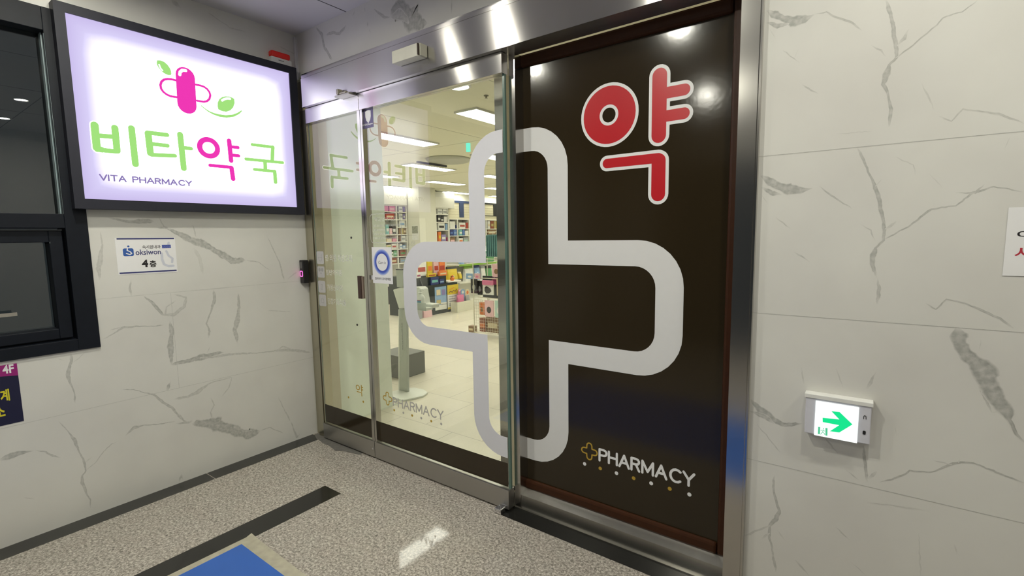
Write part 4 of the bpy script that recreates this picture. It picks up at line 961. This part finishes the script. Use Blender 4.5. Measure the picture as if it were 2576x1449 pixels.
B('left white box with grey print on the top shelf right of the pillar', 1100.5, 526, 1113, 0, C_WHITE, C_GREY)
B('right white box with grey print on the top shelf right of the pillar', 1114, 526, 1126, 0, C_WHITE, C_GREY)
B('black and white pack at the left of the second shelf right of the pillar', 1101, 542, 1108.5, 1, C_BLACK, C_WHITE)
B('short black pack beside the black and white pack, right of the pillar', 1109, 547, 1116, 1, C_BLACK, C_WHITE)
B('pale grey box at the right of the second shelf right of the pillar', 1117, 545, 1125.5, 1, C_WHITE)
B('white drawer box with a dark top on the third shelf right of the pillar', 1102.5, 561, 1119, 2, C_WHITE, C_BLACK)
B('pale blue pack on the third shelf right of the pillar', 1120.5, 563, 1127.5, 2, C_LBLUE)
B('orange box on the fourth shelf right of the pillar', 1102.5, 583, 1109.5, 3, C_ORANGE, C_YEL)
B('purple box on the fourth shelf right of the pillar', 1110.5, 590, 1122, 3, C_PURP, C_WHITE)
B('small magenta box on the fourth shelf right of the pillar', 1123, 597, 1128, 3, C_MAG)
rowsC = (573.5, 593.5, 614, 634, 655); zC = UX(1165, 555.5, XS)[1]
oC, zsC, yC0, yC1, cC = shelf_unit('long white shelf unit under the dark blue wall bars', 1130, 1262, (575, 592, 611, 630, 650), (1152, 1181, 1205, 1224), topz=UX(1196, 552, XS)[1])
gC = 'boxes in the long shelf unit under the blue bars'
def Cc(lbl, l, t, r, row, c, c2=None, dep=.15):
    pxm = (l+r)/2; pbox(lbl, (l, t, r, t+8), c, X=XS-.03, dep=dep, c2=c2, zb=zsC[row], group=gC, cells=cC, ztop=([UX(1196, 552, XS)[1]]+zsC)[row]-.028)
Cc('pale grey box left on the top shelf under the blue bars', 1132, 557, 1145, 0, C_WHITE)
Cc('small navy box on the top shelf under the blue bars', 1146, 566, 1150.5, 0, C_NAVY)
Cc('white box with a red wave on the top shelf under the blue bars', 1155, 560, 1171, 0, C_WHITE, C_RED)
Cc('red box at the right of the white and red box', 1172, 560, 1179, 0, C_RED)
Cc('blue box left on the second shelf under the blue bars', 1132, 576, 1140, 1, C_NAVY, C_BLUE)
Cc('tall blue box on the second shelf under the blue bars', 1141, 577, 1150, 1, C_BLUE, C_LBLUE)
Cc('teal box on the second shelf under the blue bars', 1155, 577, 1163, 1, C_TEAL, C_WHITE)
Cc('light blue box on the second shelf under the blue bars', 1164, 577, 1169, 1, C_BLUE)
Cc('white box on the second shelf under the blue bars', 1170, 580, 1178.5, 1, C_WHITE)
Cc('pinkish brown box left on the third shelf under the blue bars', 1132, 597, 1145, 2, C_BROWN, C_LPINK)
Cc('white and orange box on the third shelf under the blue bars', 1154.5, 599, 1165, 2, C_WHITE, C_ORANGE)
Cc('grey green box on the third shelf under the blue bars', 1166, 597, 1178, 2, C_GREY, C_MINT)
Cc('white box beside the brown ones, far right of the top shelf', 1226.5, 556, 1233, 0, C_WHITE, C_CREAM)
Cc('red and brown box far right of the top shelf', 1234.5, 555, 1242, 0, C_BRED, C_TAN)
Cc('tan box far right of the top shelf', 1242.6, 555, 1248.5, 0, C_TAN)
Cc('yellow box at the right end of the top shelf', 1249, 554, 1256, 0, C_YEL)
Cc('long brown box at the right of the second shelf', 1227, 574, 1248, 1, C_BROWN, C_CREAM)
Cc('yellow box at the right of the third shelf', 1226.5, 582, 1236, 2, C_YEL)
Cc('pink and cream box at the right of the third shelf', 1237, 581, 1256, 2, C_LPINK, C_WHITE)
# wall board with dark bars above unit C
wb = empty('slatted_wall_board', (-6.3, (yC0+yC1)/2, zC), 'cream slatted wall board with dark blue bars above the long shelf unit', 'wall board')
zt0 = UX(1196, 552, XS)[1]+.004; yE = UX(1262, 530, XS-.1)[0]; yS = UX(1130, 530, XS-.1)[0]
MB().box(-6.398, -6.22, yS, yE, zt0, UX(1196, 508, XS-.1)[1]).build('board', mat('cream_board', (.64, .60, .44), .5), wb)
k = MB(); z = zt0+.05; zt1 = UX(1196, 508, XS-.1)[1]
while z < zt1-.05: k.box(-6.22, -6.217, yS, yE, z, z+.006); z += .075
k.build('slat_grooves', mat('groove_tan', (.40, .36, .26), .6), wb)
BB = mat('dark_blue_bar', (.03, .05, .12), .4); BK = mat('black_bar', (.015, .017, .018), .4); XB = -6.2
def bar(l, t, r, b, m):
    a = UX(l, (t+b)/2, XB)[0]; e = UX(r, (t+b)/2, XB)[0]; MB().box(-6.22, XB, a, e, UX((l+r)/2, b, XB)[1], UX((l+r)/2, t, XB)[1]).build('bar', m, wb)
bar(1142, 505.5, 1180, 511, BB); bar(1156.5, 511, 1167, 547, BB); bar(1218, 511, 1257, 515, BK); bar(1242, 515, 1251, 543, BK); bar(1218, 542.5, 1251, 544, BK)

# ================================================================== SHOP: FAR COUNTER
zt = UX(992, 716, -5.4)[1]; ct = empty('shop_counter', (-5.8, 5.2, 0), 'dark counter with a white top below the far-left shelves', 'counter')
ce = UX(1000, 740, -5.4)[0]
MB().box(-6.02, -5.42, 3.6, ce, 0, zt-.03).build('body', mat('counter_brown_black', (.035, .028, .026), .5), ct)
MB().box(-6.04, -5.38, 3.58, ce+.02, zt-.03, zt).build('counter_top', SHELFW, ct)
pbox('black terminal with an orange top on the far counter', (984, 697, 999, 713), C_BLACK, X=-5.5, dep=.2, c2=C_ORANGE, zb=zt+.001, name='card_terminal', cat='terminal')
gb = UX(1010, 690, -6.08)
# ================================================================== SHOP: BLACK GONDOLA (front x = -3.42)
XG = -3.42
gy0 = UX(1046, 790, XG)[0]; gy1 = UX(1152, 770, XG)[0]; zg = UX(1100, 716, XG)[1]; zg2 = UX(1100, 691, XG-.12)[1]
gd = empty('black_display_counter', (-3.9, (gy0+gy1)/2, 0), 'black stepped display counter with two price posters on its front', 'display counter')
BKM = mat('black_green_laminate', (.018, .026, .024), .45, var=.2)
MB().box(XG-.75, XG, gy0, gy1, .0, zg).build('base', BKM, gd, bevel=.004)
gyr = UX(1127, 700, XG)[0]
MB().box(XG-.75, XG-.12, gy0, gyr, zg, zg2).build('riser', BKM, gd, bevel=.004)
zpb = UX(1140, 706.5, XG)[1]; MB().box(XG-.5, XG, gyr+.01, gy1+.12, zpb-.025, zpb).build('white_ledge', SHELFW, gd)
zst = UX(1100, 696, XG)[1]; MB().box(XG-.119, XG-.052, gy0, gyr, zg, zst).build('middle_step', BKM, gd, bevel=.003)
sdp = MB(); yL = UX(1062, 740, XG)[0]
sdp.prism([(XG-.1, .3), (XG+.02, .3), (XG+.02, zg), (XG-.06, zst), (XG-.1, zst)], lambda u, v, d: (u, yL+d, v), 0, .02); sdp.build('side_cheek', BKM, gd)
def sheet(lbl, rc, c, X, parts):
    l, t, r, b = rc; a = UX(l, (t+b)/2, X); e = UX(r, (t+b)/2, X); z1 = UX((l+r)/2, t, X)[1]; z0 = UX((l+r)/2, b, X)[1]
    o = empty('price_poster', (X, (a[0]+e[0])/2, z0), lbl, 'poster')
    y0, y1 = a[0], e[0]; w = y1-y0; h = z1-z0
    MB().box(X, X+.003, y0, y1, z0, z1).build('sheet', pm(c), o)
    for nm, u0, v0, u1, v1, cc in parts: MB().box(X+.003, X+.005, y0+w*u0, y0+w*u1, z0+h*v0, z0+h*v1).build(nm, pm(cc), o)
    return o, y0, w, z0, h
_, ya_, wa, za, ha = sheet('light blue price poster on the black display counter', (1094, 721, 1123, 779), C_LBLUE, XG+.002, [('white_block', 0, 0, 1, .22, C_WHITE), ('white_block', .5, .2, 1, .30, C_WHITE), ('round_photo', .14, .64, .48, .88, C_CREAM), ('dark_photo', .6, .62, .9, .86, C_PURP), ('product_photo', .12, .26, .5, .44, C_TAN)])
_, yb_, wb_, zb_, hb_ = sheet('yellow and white price poster on the black display counter', (1125.5, 716, 1153, 776), C_WHITE, XG+.002, [('yellow_header', 0, .60, 1, 1, C_YEL), ('yellow_footer', 0, 0, 1, .08, C_YEL)])
hd = bpy.data.objects['yellow_header']
MY_ = onX(XG+.007); Q_ = lambda u, v: (yb_+wb_*u, zb_+hb_*v)
k = MB().stroke([Q_(.16, .70), Q_(.30, .74), Q_(.42, .69), Q_(.55, .76), Q_(.70, .71), Q_(.84, .79)], .009, MY_, 0, .001); k.build('slanted_headline', pm(C_BROWN), hd.parent)
k = MB().stroke([Q_(.16, .80), Q_(.60, .87)], .006, MY_, 0, .001); k.build('slanted_headline', pm(C_ORANGE), hd.parent)
for i, f in enumerate((.50, .40, .30, .20, .14)):
    MB().box(XG+.005, XG+.006, yb_+wb_*.12, yb_+wb_*(.8-.1*(i % 2)), zb_+hb_*f, zb_+hb_*(f+.035)).build('print_line', pm(C_GREY), hd.parent)
G = lambda lbl, rc, c, c2=None, dx=-.14, zb=zg2+.001, dep=.12, kind='box', nm='product_box', cat='box': pbox(lbl, rc, c, X=XG+dx, dep=dep, c2=c2, zb=zb, kind=kind, group='goods on the black display counter', name=nm, cat=cat)
G('white notice card box with a red top on the black counter', (1048, 659, 1073, 686), C_WHITE, C_RED, dep=.05)
G('tall yellow and orange box on the black counter', (1075, 655, 1088, 690), C_YEL, C_ORANGE)
G('flat yellow box in front of the tall yellow one', (1076, 688, 1098, 695), C_YEL, C_RED, dx=-.055, zb=zst+.001, dep=.055)
G('salmon pink box on the black counter', (1091, 655, 1104, 690), C_LPINK, C_RED)
G('tall bright orange box on the black counter', (1105, 655, 1120, 690), C_ORANGE, C_RED)
G('low orange box with pale print on the black counter', (1105, 682, 1125, 694), C_ORANGE, C_CREAM, dx=-.055, zb=zst+.001, dep=.055)
G('yellow pouch with a black band on the black counter', (1129, 670, 1155, 705), C_YEL, C_BLACK, dx=-.2, zb=zpb, kind='bag', nm='product_pouch', cat='pouch', dep=.16)
G('small pale yellow pouch beside the big yellow one', (1156, 684, 1164, 705), C_YEL, C_CREAM, dx=-.2, zb=zpb, kind='bag', nm='product_pouch', cat='pouch')
zt_ = zg+.001
G('dark blue tray of round labels, upper one on the black counter', (1084, 697, 1104, 712), C_NAVY, C_TEAL, dx=-.005, zb=zt_, dep=.04)
G('dark blue box tucked behind the blue poster', (1106, 702, 1118, 716), C_NAVY, C_LBLUE, dx=-.005, zb=zt_, dep=.04)
G('small cream box on the left end of the black counter', (1048, 686, 1059, 696), C_WHITE, C_MAG, dx=-.055, zb=zst+.001, dep=.05)
# orange capsule jar
a = UX(1138, 716, XG-.06); jr = empty('capsule_jar', (XG-.06, a[0], zpb+.001), 'small jar of orange and red capsules on the black counter', 'jar')
MB().lathe([(.035, 0), (.045, .02), (.045, .06), (.03, .075)], (XG-.06, a[0], zpb+.001), 16).build('jar_body', pm(C_ORANGE), jr, smooth=True)
for i, (dy, dz) in enumerate(((-.03, .085), (.005, .1), (.035, .085))):
    MB().lathe([(.004, -.018), (.016, -.012), (.019, 0), (.016, .012), (.004, .018)], (XG-.05, a[0]+dy, zpb+dz), 10).build('capsule', pm((C_BRED, C_ORANGE, C_WHITE)[i]), jr, smooth=True)
# grey bin and pink-brown things at the left foot
pbox('grey plastic bin at the left foot of the black counter', (1048, 772, 1063, 797), C_GREY, X=XG+.12, dep=.1, zb=0.0, name='waste_bin', cat='bin')
pbox('pinkish clear bag beside the grey bin on the floor', (1066, 770, 1090, 793), C_LPINK, X=XG+.12, dep=.1, zb=0.0, kind='bag', name='plastic_bag', cat='bag')
# white box with soft packs
xb = -3.2; wz = UX(1172, 757, xb)[1]; y0w = UX(1151, 775, xb)[0]; y1w = UX(1190, 765, xb)[0]
wbx = empty('storage_box', (xb-.2, (y0w+y1w)/2, 0), 'white plastic storage box on the floor beside the black counter', 'box')
bz = UX(1165, 783, xb)[1]; bz = 0
MB().box(xb-.19, xb, y0w, y1w, 0, .02).box(xb-.19, xb-.18, y0w, y1w, .02, wz).box(xb-.01, xb, y0w, y1w, .02, wz).box(xb-.18, xb-.01, y0w, y0w+.01, .02, wz).box(xb-.18, xb-.01, y1w-.01, y1w, .02, wz).build('bin', mat('milky_plastic', (.72, .70, .58), .4), wbx, bevel=.003)
pbox('pink soft pack standing in the white storage box', (1154, 742, 1171, 760), C_PINK, X=xb-.03, dep=.1, zb=.021, kind='bag', name='soft_pack', cat='pack')
pbox('grey soft pack standing in the white storage box', (1174.5, 743, 1185, 758), C_GREY, X=xb-.03, dep=.1, zb=.021, kind='bag', name='soft_pack', cat='pack')
for lbl, l, r, c in (('round-topped pink card behind the storage box', 1152, 1158, C_PINK), ('round-topped blue card behind the storage box', 1158.5, 1169, C_LBLUE), ('round-topped peach card behind the storage box', 1170, 1181, C_CREAM)):
    X = xb-.165; a = UX(l, 735, X)[0]; e = UX(r, 735, X)[0]; z1 = UX((l+r)/2, 727, X)[1]; w = (e-a)/2
    o = empty('display_card', (X, (a+e)/2, .022), lbl, 'card', 'round-topped display cards')
    MB().prism([(e, .022), (e, z1-w)]+[((a+e)/2+w*math.cos(math.pi*i/10), z1-w+w*math.sin(math.pi*i/10)) for i in range(1, 10)]+[(a, z1-w), (a, .022)], onX(X), 0, .006).build('card', pm(c), o)
    MB().disc((a+e)/2, z1-w, w*.5, onX(X), .006, .008, n=16).build('printed_picture', pm(C_WHITE if c != C_CREAM else C_ORANGE), o)

# ================================================================== SHOP: WHITE GONDOLA (behind, right)
XW = -3.75; wy0 = UX(1156, 700, XW)[0]; wy1 = UX(1262, 690, XW)[0]
zz = [UX(1170, q, XW)[1] for q in (709, 664, 634)]
wg = empty('shelf_unit', (XW-.2, (wy0+wy1)/2, 0), 'low white gondola shelf of pouches behind the wire basket', 'shelf')
MB().box(XW-.42, XW-.38, wy0, wy1, 0, zz[2]+.1).build('back_panel', SHELFW, wg)
MB().box(XW-.38, XW, wy0, wy1, 0, .12).build('plinth', SHELFW, wg)
for z in zz: MB().box(XW-.38, XW+.002, wy0, wy1, z-.03, z).build('shelf_board', SHELFW, wg)
for z in zz[1:]: MB().box(XW+.002, XW+.006, wy0, wy1, z-.05, z-.005).build('price_rail', pm(C_LIME if z == zz[1] else C_GREEN), wg)
gW = 'pouches and packs on the low white gondola'
def Wp(lbl, l, t, r, k, c, c2=None, kind='bag'): pbox(lbl, (l, t, r, t+12), c, X=XW-.02, dep=.12, c2=c2, zb=zz[k]+.001, ztop=zz[k+1]-.045, kind=kind, group=gW, name='product_pouch' if kind == 'bag' else 'product_box', cat='pouch' if kind == 'bag' else 'box')
Wp('white and green pouch on the lower board of the white gondola', 1171, 664, 1193, 0, C_WHITE, C_LIME)
Wp('light blue pouch on the lower board of the white gondola', 1195, 662, 1210, 0, C_LBLUE, C_NAVY)
Wp('pale blue box on the lower board of the white gondola', 1172, 688, 1190, 0, C_LBLUE, C_WHITE, 'box') if 0 else None
Wp('white round pouch on the lower board of the white gondola', 1212, 668, 1224, 0, C_WHITE, C_GREY)
Wp('green pouch on the lower board of the white gondola', 1225, 668, 1240, 0, C_GREEN, C_BLACK)
for i, (l, r, c) in enumerate(((1128, 1135, C_CREAM), (1136, 1143, C_PINK), (1144, 1151, C_LPINK), (1152, 1159, C_TEAL), (1160, 1168, C_LBLUE))):
    X = XW-.02; nm = ('cream', 'pink', 'pale pink', 'teal', 'light blue')[i]
    if UX(l, 660, X)[0] >= wy0: pbox('small %s packet on the upper board of the white gondola' % nm, (l, 655, r, 662), c, X=X, dep=.08, zb=zz[1]+.001, group=gW)
wg2 = pbox('dark green crate on the top board of the white gondola', (1226, 645, 1243, 660), C_GREEN, X=XW-.02, dep=.25, zb=zz[1]+.001, name='crate', cat='crate')

# ================================================================== SHOP: WIRE RACK NEAR THE DOOR (plane y = 3.6)
YR = 3.6
rk = empty('wire_display_rack', (-1.1, YR, 0), 'freestanding wire rack with a mesh basket, seen at the edge of the sliding glass', 'display rack')
WIRE = mat('white_wire', (.66, .64, .52), .35, .3)
L0 = UY(1193, 800, YR)[0]; R0 = UY(1275, 800, YR)[0]; zbk0 = UY(1220, 840, YR)[1]; zbk1 = UY(1220, 755, YR)[1]; ztop = UY(1200, 652, YR)[1]
zbk0 = max(zbk0, .06)
for x in (L0, R0):
    for y in (YR, YR+.35): MB().tube([(x, y, 0), (x, y, ztop)], .008).build('upright', WIRE, rk)
k = MB()
for i in range(15):
    x = L0+(R0-L0)*i/14; k.tube([(x, YR, zbk0), (x, YR, zbk1)], .0022, 5); k.tube([(x, YR, zbk0), (x, YR+.35, zbk0)], .0022, 5)
for i in range(12):
    z = zbk0+(zbk1-zbk0)*i/11; k.tube([(L0, YR, z), (R0, YR, z)], .0022, 5)
    k.tube([(L0, YR+.35, z), (R0, YR+.35, z)], .0022, 5)
k.build('mesh_basket', WIRE, rk)
bz_ = UY(1220, 706, YR)[1]
for z in (UY(1220, 700, YR+.1)[1], UY(1220, 752, YR+.1)[1]+.02, ztop): MB().tube([(L0, YR+.1, z), (R0, YR+.1, z)], .006).build('cross_bar', WIRE, rk)
MB().box(L0+.02, R0-.02, YR+.2, YR+.22, UY(1220, 748, YR+.2)[1], UY(1220, 694, YR+.2)[1]).build('dark_back_board', BKM, rk)
gR = 'packs hanging on the wire rack'
def R(lbl, rc, c, c2=None, dy=.07, kind='hang', nm='hanging_pack', cat='pack', zb=None, dep=.05): return pbox(lbl, rc, c, Y=YR+dy, dep=dep, c2=c2, kind=kind, group=gR, name=nm, cat=cat, zb=zb)
R('upper black mask pack at the left of the wire rack', (1184, 702, 1200, 738), C_BLACK, C_GREY)
R('second black mask pack beside the leftmost one', (1201, 706, 1212, 742), C_BLACK, C_GREY, dy=.12)
o = R('white mask pack with a pink header and a black mask picture', (1215, 716, 1241, 742), C_WHITE, None, dy=.02)
a = UY(1215, 716, YR+.02); b = UY(1241, 706, YR+.02); c = UY(1241, 742, YR+.02)
MB().box(a[0], b[0], YR, YR+.019, a[1], b[1]).build('pink_header', pm(C_PINK), o)
cx_ = (a[0]+b[0])/2; w = (b[0]-a[0]); z_ = (a[1]+c[1])/2
MB().prism([(cx_-w*.34, z_+.03), (cx_-w*.2, z_+.055), (cx_-.005, z_+.045), (cx_+w*.22, z_+.02), (cx_+w*.30, z_-.02), (cx_+w*.08, z_-.055), (cx_-w*.2, z_-.06), (cx_-w*.36, z_-.02)], onY(YR+.02), .0, .003).build('mask_picture', pm(C_BLACK), o)
R('dark pink pack behind the white mask pack', (1237, 699, 1248, 716), C_MAG, None, dy=.12)
R('tall pale pink pack with a picture at the top right of the rack', (1238, 664, 1258, 697), C_LPINK, C_BROWN)
R('tall clear pack with a yellow foot at the right of the rack', (1249, 700, 1262, 744), C_CREAM, C_YEL)
R('pale blue pack at the left, above the black mask packs', (1172, 688, 1191, 702), C_LBLUE, C_WHITE, dy=.10)
R('small pink pack above the black mask packs', (1193, 688, 1207, 702), C_LPINK, C_PINK, dy=.05)
R('dusty pink pack with a dark oval hanging over the basket', (1219, 756, 1241, 797), C_LPINK, C_BLACK, dy=-.035)
R('mint green pack hanging over the basket', (1245, 757, 1264, 800), C_MINT, C_WHITE, dy=-.035)
R('orange giraffe-coloured pack in the basket', (1206, 760, 1218, 792), C_ORANGE, C_BROWN, dy=.03)
zb0 = zbk0+.004
R('reddish brown box standing in the mesh basket', (1206, 800, 1221, 838), C_BRED, C_ORANGE, dy=.04, kind='box', nm='product_box', cat='box', zb=zb0, dep=.1)
R('wide brown box lying in the mesh basket', (1223, 798, 1254, 812), C_BROWN, C_CREAM, dy=.06, kind='box', nm='product_box', cat='box', zb=zb0, dep=.1)
R('olive box at the right of the mesh basket', (1256, 805, 1270, 838), C_TAN, C_LIME, dy=.04, kind='box', nm='product_box', cat='box', zb=zb0, dep=.1)
pbox('small dark picture box on the shop floor left of the wire rack', (1178, 820, 1191, 836), C_BROWN, Y=3.75, dep=.1, c2=C_CREAM, zb=0.0)
# teal pleated display
a = UY(1223, 592, YR+.1); b = UY(1250, 645, YR+.1)
tl = empty('teal_brush_display', ((a[0]+b[0])/2, YR+.1, b[1]), 'teal ribbed plastic display hanging high on the wire rack', 'display')
k = MB(); n = 10
for i in range(n):
    x = a[0]+(b[0]-a[0])*(i+.5)/n; k.box(x-.007, x+.007, YR+.09+.008*(i % 2), YR+.12, b[1], a[1])
k.build('ribbed_front', mat('teal_plastic', (.09, .22, .22), .2, var=.3, scale=12), tl)
MB().box(a[0], b[0], YR+.12, YR+.16, b[1]-.01, a[1]+.01).build('back_case', mat('teal_case', (.20, .36, .33), .3), tl)
MB().tube([((a[0]+b[0])/2, YR+.14, a[1]+.012), ((a[0]+b[0])/2, YR+.14, a[1]+.04)], .004).build('hook', CHROME, tl)
MB().tube([(L0, YR+.14, a[1]+.05), (R0, YR+.14, a[1]+.05)], .006).tube([(L0, YR+.14, ztop-.01), (L0, YR+.14, a[1]+.05)], .006).tube([(R0, YR+.14, ztop-.01), (R0, YR+.14, a[1]+.05)], .006).build('top_frame', WIRE, rk)

# ================================================================== SHOP: HAND SANITISER STAND JUST INSIDE
YT = 1.05
W = lambda px, py: UY(px, py, YT)
ts = empty('hand_sanitiser_stand', (-.16, YT, 0), 'white thermometer and hand sanitiser stand on a flat round base inside the door', 'sanitiser stand')
SW = mat('stand_white', (.70, .72, .66), .35, var=.02); SG = mat('stand_grey', (.42, .45, .40), .35, var=.03)
bx_ = (UZ(968, 986)[0]+UZ(1075, 992)[0])/2
k = MB(); pl = [UZ(*q) for q in ((984, 990), (1015, 980), (1045, 979), (1066, 984), (1076, 991), (1066, 999), (1040, 1006), (1012, 1010), (990, 1004))]
k.prism(pl, onZ(.0), 0, .018); k.build('base_plate', SW, ts, bevel=.004)
k = MB(); k.prism([W(1003, 996), W(1025, 996), W(1022, 778), W(1003, 776)], onY(YT), -.03, .0); k.build('post', SG, ts, bevel=.006)
k = MB(); k.prism([W(1003, 992), W(1003.2, 778), W(1005, 778), W(1006, 992)], onY(YT), .0, .004); k.build('post_edge', SW, ts)
bd_ = [W(988, 729), W(1004, 724), W(1052, 722), W(1058, 727), W(1064, 764), W(1087, 766), W(1086, 776), W(1046, 780), W(1024, 776), W(1003, 777)]
k = MB(); k.prism(bd_, onY(YT), -.10, .0); k.build('tray_body', SW, ts, bevel=.008)
a = W(1050, 766); b = W(1088, 766)
MB().box(a[0], b[0], YT-.085, YT, W(1066, 777)[1], W(1066, 770)[1]).build('drip_tray', SW, ts, bevel=.004)
MB().box(a[0], b[0], YT-.088, YT-.085, W(1066, 777)[1], W(1066, 758)[1]).build('tray_lip', mat('clear_lip', (.6, .64, .58), .2, alpha=.5), ts)
a = W(1000, 722); b = W(1014, 678)
MB().box(a[0], b[0], YT-.01, YT+.03, a[1], b[1]).build('thermometer_head', SG, ts, bevel=.005)
MB().box(a[0]-.002, b[0]+.002, YT-.012, YT+.032, b[1]-.006, b[1]+.004).build('dark_cap', BLACKP, ts)
A_ = W(1013, 880); B_ = W(1020, 812)
def vtext(body, x, z0, z1, w, nm, par):
    M = lambda u, v, d: (x+v, YT-.0045-d, z1-u)
    return text(body, M, 0, z1-z0, 0, w, 0, .0006, mat('stand_lettering_ink', (.12, .13, .12), .5), nm, par)
vtext('ThermoCop', A_[0], A_[1], B_[1], .014, 'stand_lettering', ts)
# pump bottle on the tray
bw = W(1067, 767); bt = empty('sanitiser_bottle', (bw[0], YT-.045, bw[1]), 'white pump bottle with a blue label on the sanitiser stand tray', 'bottle')
h_ = W(1067, 738)[1]-bw[1]; rr = (W(1077, 755)[0]-W(1057, 755)[0])/2; zb = W(1067, 770)[1]+.001
hh = W(1067, 738)[1]-zb
MB().lathe([(rr*.95, 0), (rr, .006), (rr, hh*.72), (rr*.75, hh*.88), (rr*.35, hh)], (bw[0], YT-.045, zb), 24, 1, .62).build('bottle_body', mat('bottle_white', (.74, .76, .70), .3), bt, smooth=True)
MB().lathe([(rr*.38, 0), (rr*.38, .012), (rr*.14, .016), (rr*.14, .035), (rr*.2, .036), (rr*.2, .042)], (bw[0], YT-.045, zb+hh), 16).build('pump', SW, bt, smooth=True)
MB().box(bw[0]-rr*.3, bw[0]+rr*1.0, YT-.05, YT-.04, zb+hh+.036, zb+hh+.044).build('pump_nozzle', SW, bt, bevel=.002)
MB().box(bw[0]-rr*.72, bw[0]+rr*.62, YT-.045-rr*.66, YT-.045-rr*.5, zb+.012, zb+hh*.48).build('blue_label', pm((.10, .36, .50)), bt)
MB().box(bw[0]-rr*.72, bw[0]+rr*.62, YT-.045-rr*.67, YT-.045-rr*.5, zb+hh*.48, zb+hh*.54).build('red_stripe', pm(C_MAG), bt)
# grey low box behind the post
a = UY(1009, 898, 1.35); MB_ = MB().box(-.95, a[0], 1.35, 1.7, 0, a[1])
tag(MB_.build('floor_box', mat('mid_grey_box', (.13, .135, .12), .5), bevel=.004), 'dark grey box on the floor behind the sanitiser stand', 'box')
# white cable loops at the foot of the stand
cbp = [UZ(*q) for q in ((993, 1000), (1000, 1012), (992, 1018), (985, 1012), (1002, 1006), (1012, 1012), (1000, 1019), (986, 1019))]
tag(MB().tube([(x, y, .004) for x, y in cbp], .003, 6).build('power_cable', SW), 'thin white cable coiled on the floor at the foot of the sanitiser stand', 'cable')
